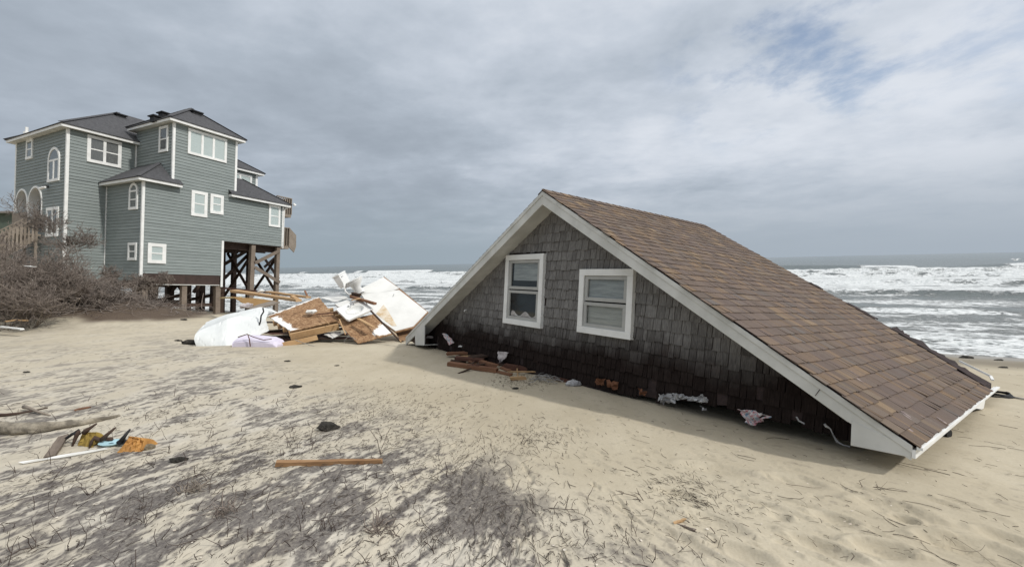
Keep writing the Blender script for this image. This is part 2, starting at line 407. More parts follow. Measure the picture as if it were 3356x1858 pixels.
def build_sand():
    A = np.concatenate([np.linspace(-math.pi, -1.12, 34, endpoint=False), np.linspace(-1.12, 1.12, 760, endpoint=False), np.linspace(1.12, math.pi, 34, endpoint=False)])
    Rr = np.concatenate([[.25, .5], np.geomspace(.9, 36, 800), np.geomspace(40, 9000, 50)])
    AA, RR = np.meshgrid(A, Rr); x = RR * np.sin(AA); y = RR * np.cos(AA)
    z = terrain(x, y); s = SX * x + SY * y
    kk = sstep(x, -.9, 1.1)
    aL = x * WL[0] + y * WL[1]; bL = x * WL[1] - y * WL[0]; aR = x * WRt[0] + y * WRt[1]; bR = x * WRt[1] - y * WRt[0]
    def st(cb, ca, seed, o, g=.5, off=0): return fbm((bL + off) / cb, aL / ca, seed, o, g) * (1 - kk) + fbm((bR + off) / cb, aR / ca, seed, o, g) * kk
    near = np.exp(-(RR / 11.0) ** 2)
    dist = (x + 2.2) * -.744 + (y - 5.6) * -.667
    veg = sstep(dist, -.7, 1.1) * np.exp(-(RR / 14) ** 2)
    # small wind relief
    z = z + near * .016 * (st(.35, 1.2, 21, 4) - .5) + near * (.22 + .85 * veg) * .026 * (st(.07, .22, 31, 3) - .5)
    z = z + near * .012 * (st(.035, .07, 37, 3) - .5) * (.5 + .5 * veg)
    for gx, gy, la, lb, dep, tn in gouges():
        ca = math.cos(tn); sa = math.sin(tn)
        msk = (np.abs(x - gx) < 3 * la + .05) & (np.abs(y - gy) < 3 * la + .05)
        if not msk.any(): continue
        dx = x[msk] - gx; dy = y[msk] - gy
        w_ = wdir(gx); ga = dx * w_[0] + dy * w_[1]; gb = dx * w_[1] - dy * w_[0]
        u = (ga * ca - gb * sa) / la; v = (ga * sa + gb * ca) / lb
        q = u * u + v * v
        z[msk] += -dep * np.exp(-q) + dep * .55 * np.exp(-((np.sqrt(q) - 1.45) / .4) ** 2) * (v > -.3)
    z = np.where(s > 22, np.minimum(z, -.15), z)
    # real colour: dark heavy-mineral sand in wind-drawn patches, pale blown sand, plant litter
    wx = .10 * (fbm(x / .4, y / .4, 41, 3) - .5); n1 = st(.085, .165, 51, 5, .68, wx); n2 = st(.34, .52, 61, 3); n3 = st(.024, .05, 71, 3)
    f = n1 * .60 + n2 * .42 + n3 * .26
    blob = np.zeros_like(x)
    for px, py, rad, amp in [(330, 1720, 1.0, .14), (120, 1600, .6, .07), (900, 1690, .55, .12), (1240, 1600, .6, .11), (1560, 1560, .5, .10), (1330, 1400, .7, .06),
                             (1660, 1660, .35, .07), (1720, 1840, .35, .10), (2150, 1780, .2, .12), (2380, 1712, .12, .12), (520, 1540, .5, .02),
                             (1760, 1380, .4, .03), (1300, 1830, .35, -.10), (700, 1400, .6, -.10), (200, 1480, .6, -.10), (1500, 1790, .4, -.05), (650, 1840, .3, .10)]:
        g = ground(px, py); blob += amp * np.exp(-((x - g.x) ** 2 + (y - g.y) ** 2) / rad ** 2)
    thr = .690 - blob * .62
    dark = .92 * sstep(f, thr - .05, thr + .075) * np.clip(veg * 1.15 + blob * 3, 0, 1)
    dark = np.clip(dark + .5 * sstep(n3 * .5 + n1 * .5, .60, .70) * np.exp(-(RR / 9) ** 2) * .7, 0, 1)
    pale = veg * (.55 + .45 * sstep(n2, .4, .6))
    litter = np.exp(-((x + 16) / 5.0) ** 2 - ((y - 15.6) / 2.6) ** 2) * 1.7
    litter = sstep(litter + (fbm(x, y, 81, 3) - .5) * .6, .55, .95)
    nr, nc = AA.shape
    V = np.stack([x, y, z], -1).reshape(-1, 3)
    i = np.arange(nr - 1)[:, None] * nc; j = np.arange(nc)[None, :]; j2 = (j + 1) % nc
    F = np.stack([i + j, i + nc + j, i + nc + j2, i + j2], -1).reshape(-1, 4)
    c = len(V); V = np.concatenate([V, [[0, 0, float(z[0].mean())]]])
    ex = lambda q: np.concatenate([q.ravel(), [q.ravel()[0]]])
    o = big_mesh('sand', V, F, sand_mat(), True, {'dark': ex(dark), 'pale': ex(pale), 'litter': ex(litter)})
    tag(o, 'pale beach sand with dark mineral streaks sloping to the surf', None, None, 'structure')
    return o
SAND = build_sand()

# ------------------------------------------------------------------ the sea: local x runs along the shore, local y seaward
def sea_mat():
    m, N, b = mat_base('sea_water'); o = objc(N)
    sp = N.n('ShaderNodeSeparateXYZ'); N.link(o, sp.inputs[0]); s = sp.outputs[1]
    fo = N.n('ShaderNodeAttribute', attribute_name='foam').outputs['Fac']
    st = N.mapping(o, (.55, 1.0, 1))
    n1 = N.noise(st, .42, 6, .62, .8); n2 = N.noise(N.mapping(o, (.75, 1, 1), (5, 2, 0)), 1.5, 7, .68, 1.6); n3 = N.noise(N.mapping(o, (.6, 1, 1)), 6.5, 3, .6)
    t = N.math('ADD', N.math('MULTIPLY', n1, .48), N.math('ADD', N.math('MULTIPLY', n2, .36), N.math('MULTIPLY', n3, .16)))
    thr = N.math('SUBTRACT', .80, N.math('MULTIPLY', fo, .46))
    f = N.ss(N.math('SUBTRACT', t, thr), -.035, .075)
    f = N.math('MULTIPLY', f, N.ss(fo, .0, .12))
    shallow = N.ss(s, 17, 60)
    wc = N.mix(shallow, (.175, .180, .163), (.115, .140, .142))
    wc = N.mix(N.ss(s, 140, 700), wc, (.135, .170, .184))
    wc = N.mix(N.ss(n2, .35, .7), wc, (.15, .168, .163))
    fc = N.mix(N.ss(N.math('ADD', N.math('MULTIPLY', n3, .5), N.math('MULTIPLY', n2, .5)), .33, .6), (.40, .43, .43), (.76, .775, .77))
    setin(N, b, 'Base Color', N.mix(f, wc, fc))
    setin(N, b, 'Roughness', N.math('ADD', .30, N.math('MULTIPLY', f, .55)))
    setin(N, b, 'Specular IOR Level', N.math('SUBTRACT', .42, N.math('MULTIPLY', f, .35)))
    w1 = N.noise(N.mapping(o, (.35, 1, 1)), 1.1, 6, .6); h = N.math('ADD', N.math('MULTIPLY', w1, .7), N.math('MULTIPLY', f, .35))
    h = N.math('ADD', h, N.math('MULTIPLY', n3, .22))
    bn = N.n('ShaderNodeBump', inp={'Strength': 1.0, 'Distance': .5}); N.link(h, bn.inputs['Height']); N.link(bn.outputs[0], b.inputs['Normal'])
    return m

def build_sea():
    s = np.concatenate([np.arange(14.5, 62, .22), np.arange(62, 170, .5), np.geomspace(170.5, 14000, 90)])
    k = np.concatenate([np.linspace(-14, -2.6, 30, endpoint=False), np.linspace(-2.6, .8, 420, endpoint=False), np.linspace(.8, 12, 30)])
    S, K = np.meshgrid(s, k, indexing='ij'); T = K * (S + 6)
    wob = lambda c, amp, seed: amp * (fbm(T / c, T * 0 + seed, seed, 3) - .5) * 2
    z = .05 * (fbm(T / 6, S / 1.6, 5, 4) - .5) * np.clip((S - 16) / 6, 0, 1)
    z = z + .55 * (fbm(T / 60, S / 13, 7, 3) - .5) * sstep(S, 40, 120) * sstep(-S, -700, -300)
    foam = np.zeros_like(S)
    def bore(s0, wamp, cell, seed, h, front, back, fl, fa):
        """a broken wave: steep toward the beach, long behind"""
        nonlocal z, foam
        c = s0 + wob(cell, wamp, seed); d = S - c; g = .45 + .9 * fbm(T / (cell * .7), T * 0 + 3.3, seed + 9, 3)
        sh = np.where(d < 0, np.exp(-(d / front) ** 2), np.exp(-(d / back)))
        z = z + h * g * sh * (1 + .5 * (fbm(T / .9, S / .5, seed + 3, 3) - .5) * sstep(sh, .2, .9))
        foam = np.maximum(foam, fa * np.where(d < 0, np.exp(-(d / (front * 1.3)) ** 2), np.exp(-d / fl)))
    bore(19.6, 1.0, 7, 101, .05, .25, 3, 1.6, .92)
    bore(22.6, 1.5, 8, 103, .16, .5, 2.4, 3.2, .80)
    bore(34, 2.5, 16, 105, .14, .8, 5, 2.0, .60)
    bore(49, 2.5, 22, 107, .42, .9, 7, 16, .95)
    bore(66, 3.5, 26, 109, .5, 1.0, 9, 14, .92)
    bore(84, 4, 30, 111, .7, 1.2, 9, 18, .98)
    bore(108, 5, 36, 113, .95, 1.4, 8, 16, .98)
    # one standing, unbroken crest and patchy whitecaps outside
    c = 139 + wob(46, 6, 121); d = S - c; g = fbm(T / 34, T * 0 + 1.7, 123, 2)
    z = z + 1.25 * sstep(g, .25, .6) * np.where(d < 0, np.exp(-(d / 3.2) ** 2), np.exp(-(d / 7) ** 2))
    foam = np.maximum(foam, .95 * sstep(fbm(T / 15, T * 0 + 2.2, 125, 3), .50, .62) * np.exp(-((d + 1.5) / 4.0) ** 2))
    base = np.interp(S, [14, 18, 20, 26, 31, 44, 47, 56, 100, 125, 133, 150, 400], [.5, .76, .84, .82, .72, .68, .70, .88, .90, .82, .34, .06, .0])
    patch = fbm(T / 9, S / 2.6, 131, 4)
    foam = np.clip(np.maximum(foam, base) + (patch - .5) * .42, 0, 1) * sstep(-S, -420, -150)
    zb = np.interp(S, [14, 17, 20, 30], [-.02, .02, .03, .0])
    z = z + zb
    V = np.stack([T, S, z], -1).reshape(-1, 3); nr, nc = S.shape
    i = np.arange(nr - 1)[:, None] * nc; j = np.arange(nc - 1)[None, :]
    F = np.stack([i + j, i + j + 1, i + nc + j + 1, i + nc + j], -1).reshape(-1, 4)
    o = big_mesh('sea', V, F, sea_mat(), True, {'foam': foam.ravel()})
    o.rotation_euler = (0, 0, math.atan2(-SX, SY))
    tag(o, 'grey green sea with rows of white breaking surf', None, None, 'structure')
    return o
SEA = build_sea()

# ------------------------------------------------------------------ the fallen gable and roof on the sand
def rot_frame(yaw, a, b):
    return Matrix.Rotation(b, 3, 'Y') @ Matrix.Rotation(a, 3, 'X') @ Matrix.Rotation(yaw, 3, 'Z')

def cedar_wall_mat():
    m, N, b = mat_base('weathered_cedar_shingle'); o = objc(N)
    sp = N.n('ShaderNodeSeparateXYZ'); N.link(o, sp.inputs[0])
    r = N.n('ShaderNodeNewGeometry').outputs['Random Per Island']
    streak = N.noise(N.mapping(o, (44, 44, 3.2)), 1.6, 6, .7); big = N.noise(o, 1.3, 4, .6)
    f = N.math('ADD', N.math('MULTIPLY', streak, .72), N.math('MULTIPLY', r, .10))
    grey = N.mix(N.ss(f, .24, .62), (.110, .104, .099), (.258, .249, .239))
    wetc = N.mix(N.ss(f, .25, .8), (.013, .009, .008), (.046, .034, .030))
    edge = N.math('ADD', sp.outputs[2], N.math('ADD', N.math('MULTIPLY', N.math('SUBTRACT', big, .5), .55), N.math('MULTIPLY', N.math('SUBTRACT', r, .5), .09)))
    edge = N.math('ADD', edge, N.math('MULTIPLY', N.math('MAXIMUM', sp.outputs[0], 0.0), -.055))
    wet = N.ss(edge, -2.62, -2.02, 1, 0)
    col = N.mix(wet, grey, wetc)
    rust = N.math('MULTIPLY', N.ss(N.noise(N.mapping(o, (1, 1, 1), (3, 1, 4)), 2.6, 3, .5), .60, .72), N.math('MULTIPLY', wet, .12))
    col = N.mix(rust, col, (.075, .028, .016))
    setin(N, b, 'Base Color', col); setin(N, b, 'Roughness', .9); setin(N, b, 'Specular IOR Level', .08)
    bump(N, b, streak, .45, .006); return m
def roof_shingle_mat():
    m, N, b = mat_base('brown_asphalt_shingle'); o = objc(N)
    r = N.n('ShaderNodeNewGeometry').outputs['Random Per Island']
    w = N.n('ShaderNodeTexWhiteNoise', noise_dimensions='1D', inp={'W': N.math('MULTIPLY', r, 917.0)}).outputs['Value']
    col = N.ramp(r, [(0, (.142, .112, .096)), (.25, (.168, .126, .100)), (.48, (.152, .123, .104)), (.64, (.198, .143, .100)), (.80, (.245, .170, .108)), (.93, (.146, .130, .120)), (1, (.285, .205, .128))])
    g = N.noise(o, 150, 3, .7); big = N.noise(o, 1.1, 4, .6)
    col = N.mix(N.ss(g, .3, .7, .0, .45), col, (.055, .042, .038))
    k = N.ss(w, 0, 1, .90, 1.10); cc = N.n('ShaderNodeCombineColor'); [N.link(k, cc.inputs[i]) for i in range(3)]
    col = N.mix(1.0, col, cc.outputs[0], 'MULTIPLY')
    col = N.mix(N.ss(big, .42, .68, 0, .5), col, (.135, .105, .096))
    setin(N, b, 'Base Color', col); setin(N, b, 'Roughness', .95); setin(N, b, 'Specular IOR Level', .15)
    bump(N, b, g, .7, .006); return m
M_cedar = cedar_wall_mat(); M_roofbrown = roof_shingle_mat()
M_underlay = simple('dark_roof_underlay', (.045, .030, .028), (.022, .016, .016), 7, .9, bs=.4, bd=.02)
M_cloth = simple('dirty_white_cloth', (.58, .54, .53), (.34, .30, .30), 9, .9, bs=.5, bd=.02)
M_paper = simple('torn_white_housewrap', (.52, .52, .52), (.24, .235, .24), 10, .6, bs=.6, bd=.02)
def print_cloth():
    m, N, b = mat_base('printed_cloth'); o = objc(N)
    n = N.noise(o, 16, 3, .6, 1.0)
    col = N.ramp(n, [(0, (.62, .60, .60)), (.40, (.62, .60, .58)), (.45, (.36, .06, .09)), (.49, (.52, .40, .40)), (.53, (.6, .6, .6)), (.62, (.07, .14, .22)), (.70, (.5, .52, .55))])
    setin(N, b, 'Base Color', col); setin(N, b, 'Roughness', .9); return m
M_print = print_cloth()

RO = Vector((0.535, 6.886, 4.530)); RROT = rot_frame(-.9277, -.0574, .0696)
RMAT = Matrix.Translation(RO) @ RROT.to_4x4()
SLOPE = .5845; RL = 4.77; WR, WLF = 4.44, 4.98; WY = .30
def on_wreck(px, py, y):                                        # where a line of sight meets the plane local y
    n = RROT @ Vector((0, 1, 0)); d = ray(px, py); t = ((RO - EYE).dot(n) + y) / d.dot(n)
    return RMAT.inverted() @ (EYE + d * t)

wreck = thing('fallen_house', 'collapsed grey shingled gable under a brown shingle roof, lying tilted on the sand', 'house ruin', RO, RROT)
zr = lambda x: -SLOPE * abs(x)

def bot(x):
    """ragged foot of the gable wall"""
    z = float(np.interp(x, [-4.4, -3.0, -1.0, .99, 1.97, 2.5, 2.9, 3.2, 3.6, 3.95], [-3.05, -3.05, -3.05, -3.0, -2.88, -2.81, -2.74, -2.79, -2.72, -2.83]))
    j = 0 if x < .7 else 1
    return z + j * .07 * (float(fbm(np.array([x * 5.0]), np.array([.3]), 44, 3)[0]) - .5)

def build_wreck():
    R = random.Random(3)
    # --- gable wall: sheathing behind, shingles in front
    b = MB(); n = 60
    xs = [-4.35 + (3.97 + 4.35) * i / n for i in range(n + 1)]
    top = [zr(x) - .16 for x in xs]
    for i in range(n):
        x0, x1 = xs[i], xs[i + 1]
        q = [(x0, WY + .025, min(bot(x0) + .03, top[i] - .01)), (x1, WY + .025, min(bot(x1) + .03, top[i + 1] - .01)), (x1, WY + .025, top[i + 1]), (x0, WY + .025, top[i])]
        b.prism(q, (0, .09, 0))
    wall = b.obj('gable_wall', M_underlay, wreck, local=True)
    wins = [(-1.275, -.22, -2.205, -.965, 'w1'), (.61, 1.585, -2.165, -1.23, 'w2')]
    b = MB(); EXP = .152; z = -3.06
    while z < -.3:
        x = -4.36
        while x < 3.97:
            w = R.choice([.06, .075, .09, .10, .12, .13, .16]) * R.uniform(.9, 1.1)
            x1 = min(x + w, 3.97); xm = (x + x1) / 2
            zb = z + R.uniform(-.012, .012); zt = z + EXP + .02
            if R.random() < .05: zb -= R.uniform(.005, .03)
            lim = min(zr(x), zr(x1)) - .14
            inwin = any(a + .01 < xm < c - .01 and lo + .01 < zb + EXP * .55 < hi - .01 for a, c, lo, hi, _ in wins)
            if zb > bot(xm) - .02 and not inwin and zb < max(zr(x), zr(x1)) - .14 and not (zb < -2.55 and R.random() < .04):
                tl, tr = min(zt, zr(x) - .14), min(zt, zr(x1) - .14)
                g = .004; yb = WY + R.uniform(-.006, .004); yt = WY + .021; th = .008
                if tl > zb + .01 or tr > zb + .01:
                    tl = max(tl, zb + .002); tr = max(tr, zb + .002)
                    b.add([(x + g, yb, zb), (x1 - g, yb, zb), (x1 - g, yt, tr), (x + g, yt, tl), (x + g, yb + th + .012, zb), (x1 - g, yb + th + .012, zb)],
                          [(0, 1, 2, 3), (0, 4, 5, 1), (0, 3, 4), (1, 5, 2)])
            x = x1
        z += EXP
    b.obj('wall_shingles', M_cedar, wall, local=True)
    # --- windows
    for (x0, x1, z0, z1, k) in wins:
        cw = .095; b = MB(); f = WY - .055
        b.box((x0, f, z1 - cw), (x1, WY + .02, z1)); b.box((x0, f - .003, z0), (x1, WY + .02, z0 + cw))
        b.box((x0, f, z0 + cw), (x0 + cw, WY + .02, z1 - cw)); b.box((x1 - cw, f, z0 + cw), (x1, WY + .02, z1 - cw))
        win = b.obj('window', M_white, wreck, local=True, bevel=.004)
        xi0, xi1, zi0, zi1 = x0 + cw, x1 - cw, z0 + cw, z1 - cw
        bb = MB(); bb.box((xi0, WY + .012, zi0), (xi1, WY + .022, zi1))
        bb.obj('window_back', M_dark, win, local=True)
        zm = (zi0 + zi1) / 2; sw = .052
        for (za, zb_, up) in ((zm + .008, zi1, True), (zi0, zm - .008, False)):
            b = MB(); fy = f + (.022 if up else .016); by = fy + .03
            b.box((xi0 + .012, fy, zb_ - sw), (xi1 - .012, by, zb_ - .004)); b.box((xi0 + .012, fy, za), (xi1 - .012, by, za + sw))
            b.box((xi0 + .012, fy, za + sw), (xi0 + .012 + sw, by, zb_ - sw)); b.box((xi1 - .012 - sw, fy, za + sw), (xi1 - .012, by, zb_ - sw))
            b.obj('sash', M_vinyl, win, local=True, bevel=.003)
            p = MB(); p.add([(xi0 + .06, by - .006, za + .05), (xi1 - .06, by - .006, za + .05), (xi1 - .06, by - .006, zb_ - .05), (xi0 + .06, by - .006, zb_ - .05)], [(0, 1, 2, 3)]); p.obj('pane', M_pane, win, local=True)
            gx0, gx1, gz0, gz1 = xi0 + .055, xi1 - .055, za + .05, zb_ - .05
            if k == 'w2' or up:                                   # a blind hangs behind the glass
                b = MB(); lowz = gz0 + (.26 * (gz1 - gz0) if k == 'w1' else 0.0)
                nz = 16 if up else 3
                for i in range(nz):
                    za_, zb2 = lowz + (gz1 - lowz) * i / nz, lowz + (gz1 - lowz) * (i + 1) / nz
                    b.add([(gx0 + (.05 if k == 'w1' else .0), WY + .004, za_), (gx1, WY + .004, za_), (gx1, WY + .010, zb2 - .001), (gx0 + (.05 if k == 'w1' else 0), WY + .010, zb2 - .001)], [(0, 1, 2, 3)])
                b.obj('blind', simple('window_blind', (.40, .41, .40) if up else (.36, .355, .33), (.27, .28, .275) if up else (.29, .285, .26), 3, .7, (1, 1, 9)), win, local=True)
            else:                                                 # dark room with a slumped white curtain on the sill
                b = MB(); rows = []
                for i in range(8):
                    zz = gz0 + .10 * (1 - i / 7) ** 1.2
                    rows.append([(gx0 + .03 + (gx1 - gx0 - .06) * j / 16, WY + .006 - .012 * math.sin(3.1 * i / 7) , gz0 + (zz - gz0) * (.55 + .45 * math.sin(j * .75 + 1)) ) for j in range(17)])
                b.grid(rows); b.obj('curtain', M_cloth, win, local=True, smooth=True)
    # --- outside tap on the wall
    q = on_wreck(1531, 1016, WY); b = MB(); b.tube([(q.x, WY, q.z), (q.x, WY - .05, q.z), (q.x, WY - .07, q.z - .03)], .014, 8)
    b.obj('tap', M_white, wreck, local=True, smooth=True)
    # --- roof: two thick slabs
    A0 = Vector((0, 0, 0)); A1 = Vector((0.014, RL, .04)); B0 = Vector((WR, 0, zr(WR))); B1 = Vector((WR + .0, RL - .0, zr(WR) - .02))
    C0 = Vector((-WLF, 0, zr(WLF))); C1 = Vector((-WLF, RL, zr(WLF)))
    dn = Vector((0, 0, -.11))
    Bi0 = A0.lerp(B0, .988); Bi1 = A1.lerp(B1, .988); b = MB(); b.prism([A0, Bi0, Bi1, A1], dn); b.prism([A0 + Vector((-.001, 0, 0)), A1 + Vector((-.001, 0, 0)), C1, C0], dn)
    roof = b.obj('roof', M_underlay, wreck, local=True)
    nrm = (B0 - A0).cross(A1 - A0).normalized()
    if nrm.z < 0: nrm = -nrm
    def P(s, t): return (A0 * (1 - s) + A1 * s) * (1 - t) + (B0 * (1 - s) + B1 * s) * t
    b = MB(); rows = 38
    for i in range(rows + 1):
        t0 = 1 - i / rows + .002; t1 = t0 - 1.12 / rows
        if t1 < 0: t1 = 0
        sx = -.006 + R.uniform(-.01, 0); lastend = 1.0
        if t0 > .70: lastend = 1.0 - .16 * max(0, (t0 - .70) / .3) ** .7 * R.uniform(.45, 1.0)
        sag = .02 * math.sin(t0 * 9)
        while sx < lastend:
            w = R.choice([.03, .04, .05, .07, .10, .13, .18]) / RL * R.uniform(.85, 1.15)
            s0, s1 = sx, min(sx + w, lastend + R.uniform(-.004, .004))
            lift = .011 + R.choice([0, 0, .005]) + R.uniform(0, .002); tb = t0 + R.uniform(-.0015, .0015)
            if t0 > .93 and R.random() < .10: lift += .012
            v = [P(s0, tb) + nrm * lift, P(s1, tb) + nrm * lift, P(s1, t1) + nrm * .004, P(s0, t1) + nrm * .004, P(s0, tb) + nrm * .001, P(s1, tb) + nrm * .001]
            b.add(v, [(0, 1, 2, 3), (0, 4, 5, 1), (0, 3, 4), (1, 5, 2)])
            sx = s1 + .0004
    b.obj('roof_shingles', M_roofbrown, roof, local=True)
    nl = Vector((-nrm.x, nrm.y, nrm.z)); b = MB()
    for i in range(rows + 4):                                     # seaward slope: the same courses, in longer pieces
        t0 = i / (rows + 4); t1 = t0 + 1.12 / (rows + 4)
        for j in range(14):
            s0, s1 = j / 14 - .002, (j + 1) / 14
            Q = lambda s, t: (A0 * (1 - s) + A1 * s) * (1 - t) + (C0 * (1 - s) + C1 * s) * min(t, 1.004)
            b.add([Q(s0, t1) + nl * .012, Q(s0, t0) + nl * .003, Q(s1, t0) + nl * .003, Q(s1, t1) + nl * .012], [(0, 1, 2, 3)])
    b.obj('roof_shingles', M_roofbrown, roof, local=True)
    b = MB()
    for j in range(26):                                           # ridge caps
        s0, s1 = (j - .1) / 26, (j + 1.25) / 26
        p0, p1 = A0.lerp(A1, s0), A0.lerp(A1, min(s1, 1))
        e0, e1 = Vector((0, 0, .022)), Vector((0, 0, .012)); a = .13
        b.add([p0 + e0 + Vector((-a, 0, -a * SLOPE)), p0 + e0, p0 + e0 + Vector((a, 0, -a * SLOPE)), p1 + e1 + Vector((-a, 0, -a * SLOPE)), p1 + e1, p1 + e1 + Vector((a, 0, -a * SLOPE))], [(0, 1, 4, 3), (1, 2, 5, 4)])
    b.obj('ridge_cap', M_roofbrown, roof, local=True)
    # scuffed, bleached patches near the eave
    M_scuff = simple('scuffed_shingle', (.34, .28, .26), (.17, .13, .125), 22, .9)
    for (px, py, l) in [(2885, 1378, .26), (2955, 1357, .14), (2966, 1370, .10), (3085, 1385, .13), (2812, 1250, .12), (2950, 1395, .18), (2790, 1225, .06), (3020, 1371, .05), (2925, 1400, .1)]:
        d = ray(px, py); t = (RMAT @ Vector((2, 2, -2 * SLOPE)) - EYE).dot(RROT @ nrm) / d.dot(RROT @ nrm); q = RMAT.inverted() @ (EYE + d * t)
        ax = (B0 - A0).normalized(); ay = Vector((0, 1, 0)); pts = []
        for kk in range(9):
            an = 2 * math.pi * kk / 9; rr = R.uniform(.6, 1.1); pts.append(q + nrm * .021 + ax * math.cos(an) * l * .5 * rr + ay * math.sin(an) * l * .16 * rr)
        b = MB(); b.add(pts, [tuple(range(9))]); b.obj('scuff', M_scuff, roof, local=True)
    # torn underlay and shingle strips hanging off the back edge
    b = MB()
    def ragged(pts, wid, up, name, mat):
        bb = MB(); rows_ = [[], [], []]
        m = len(pts)
        for i, (s, t) in enumerate(pts):
            p = P(s, t); w_ = wid * (.45 + .9 * R.random())
            rows_[0].append(p - Vector((0, .10, 0)) + nrm * .02); rows_[1].append(p + Vector((0, w_ * .5, 0)) + nrm * (up * R.uniform(.6, 1.2))); rows_[2].append(p + Vector((R.uniform(-.03, .03), w_, 0)) + nrm * up * R.uniform(-.2, .6))
        bb.grid(rows_); o = bb.obj(name, mat, roof, local=True)
        sm = o.modifiers.new('thick', 'SOLIDIFY'); sm.thickness = .008; return o
    ragged([(.985 - .10 * ((k / 26.0) ** 1.5), .74 + .245 * k / 26) for k in range(27)], .34, .035, 'torn_underlay', M_underlay)
    ragged([(.998, .47 + .045 * k / 5) for k in range(6)], .07, .03, 'torn_underlay', M_underlay)
    ragged([(.998, .60 + .09 * k / 7) for k in range(8)], .09, .03, 'torn_underlay', M_underlay)
    b = MB(); p = P(.985, .965) + nrm * .05; b.beam(p + Vector((-.26, .10, .16)), p + Vector((.06, .13, -.01)), .03, .025); b.beam(p + Vector((.06, .13, -.01)), p + Vector((.09, .03, -.05)), .03, .02)
    b.obj('drip_edge', M_white, roof, local=True)
    # --- white trim: rakes, fascia, boxed returns, soffit
    def rake(sgn, length, tw, name):
        b = MB(); x0 = 0.0 if sgn > 0 else -.0005; x1 = sgn * length
        t0, t1 = -.028, -.028
        foot = [(4.405, -.022, -2.711), (4.02, -.022, zr(4.02) - .185)] if sgn > 0 else [(x1, -.022, zr(x1) - tw)]
        b.prism([(x0, -.022, t0), (x1, -.022, zr(x1) + t1)] + foot + [(x0, -.022, -tw - .015)], (0, .03, 0))
        b.prism([(x0, -.034, t0 + .008), (x1, -.034, zr(x1) + t1 + .008), (x1, -.034, zr(x1) - .075), (x0, -.034, -.085)], (0, .0118, 0))
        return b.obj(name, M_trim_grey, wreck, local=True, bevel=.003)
    rake(1, WR - .03, .215, 'rake_board'); rake(-1, WLF - .05, .215, 'rake_board')
    for pa, pb in (((2696, 1263), (2672, 1296)),):                  # butt joint in the long rake board
        A_, B_ = on_wreck(*pa, -.0255), on_wreck(*pb, -.0255); b = MB(); b.beam(A_, B_, .004, .004, (0, 1, 0)); b.obj('joint', M_underlay, wreck, local=True)
    b = MB()                                                       # sloping soffit boards under the overhang
    for sgn, ln in ((1, 4.0), (-1, 4.5)):
        b.prism([(0.002 * sgn, .009, -.20), (sgn * ln, .009, zr(ln) - .20), (sgn * ln, WY + .03, zr(ln) - .20), (0.002 * sgn, WY + .03, -.20)], (0, 0, .02))
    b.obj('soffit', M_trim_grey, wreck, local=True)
    q = lambda px, py, y=-.024: on_wreck(px, py, y)
    b = MB()                                                       # boxed return at the free corner
    c1 = Vector((4.02, -.026, zr(4.02) - .16)); c2 = Vector((4.02, -.026, q(2787.7, 1459).z)); c3 = q(2986, 1499); c4 = Vector((4.41, -.026, zr(4.41) - .04))
    c1.x = c2.x = q(2787.7, 1459).x; c3.x = 4.405
    b.prism([c1, c2, c3, c4], (0, .024, 0))
    b.prism([c2 + Vector((0, .027, 0)), c3 + Vector((0, .027, 0)), c3 + Vector((0, 3.4, .02)), c2 + Vector((0, 3.4, .02))], (0, 0, .015))
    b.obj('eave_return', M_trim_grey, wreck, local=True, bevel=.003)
    b = MB()                                                       # fascia, with its far end broken away
    n = 24; xf = 4.409
    for i in range(n):
        y0, y1 = -.03 + (RL + .03) * i / n, -.03 + (RL + .03) * (i + 1) / n
        def low(y):
            k = np.interp(y, [0, 2.2, 2.9, 3.3, 3.62, 3.63, 5], [c3.z, c3.z, c3.z - .0, c3.z - .06, c3.z - .11, zr(WR) - .055, zr(WR) - .055]); return float(k)
        zt0 = zr(WR) - .03
        b.add([(xf, y0, low(y0)), (xf + .022, y0, low(y0)), (xf + .022, y0, zt0), (xf, y0, zt0), (xf, y1, low(y1 - 1e-4)), (xf + .022, y1, low(y1 - 1e-4)), (xf + .022, y1, zt0), (xf, y1, zt0)],
              [(0, 1, 2, 3), (7, 6, 5, 4), (1, 5, 6, 2), (0, 4, 5, 1), (3, 2, 6, 7), (0, 3, 7, 4)])
    b.obj('fascia', M_white, wreck, local=True)
    b = MB(); b.beam((WR + .012, -.03, zr(WR) - .012), (WR + .012, RL, zr(WR) - .012 - .02), .035, .022); b.obj('drip_edge', M_white, wreck, local=True)
    # boxed foot on the left
    b = MB(); l1 = Vector((-3.93, -.026, zr(3.93) - .20)); l2 = Vector((-3.90, -.026, -2.965)); l3 = Vector((-4.36, -.026, -3.02)); l4 = Vector((-4.44, -.026, zr(4.44) - .10))
    b.prism([l1, l2, l3, l4], (0, .024, 0)); b.prism([l2 + Vector((0, .027, 0)), l3 + Vector((0, .027, 0)), l3 + Vector((0, 1.2, 0)), l2 + Vector((0, 1.2, 0))], (0, 0, .015))
    b.obj('eave_return', M_trim_grey, wreck, local=True, bevel=.003)
    b = MB(); b.prism([(-4.86, .02, zr(4.86) - .1), (-4.40, .02, -3.02), (-4.40, .02, zr(4.4) - .12)], (0, 1.5, 0)); b.obj('eave_block', M_dkwood, wreck, local=True)
    # far gable wall and floor line close the room behind
    b = MB(); b.prism([(-4.4, RL - .35, zr(4.4) - .12), (0, RL - .35, -.12), (4.0, RL - .35, zr(4.0) - .12), (4.0, RL - .35, -2.75), (-4.4, RL - .35, -2.9)], (0, .1, 0)); b.obj('gable_wall', M_underlay, wreck, local=True)
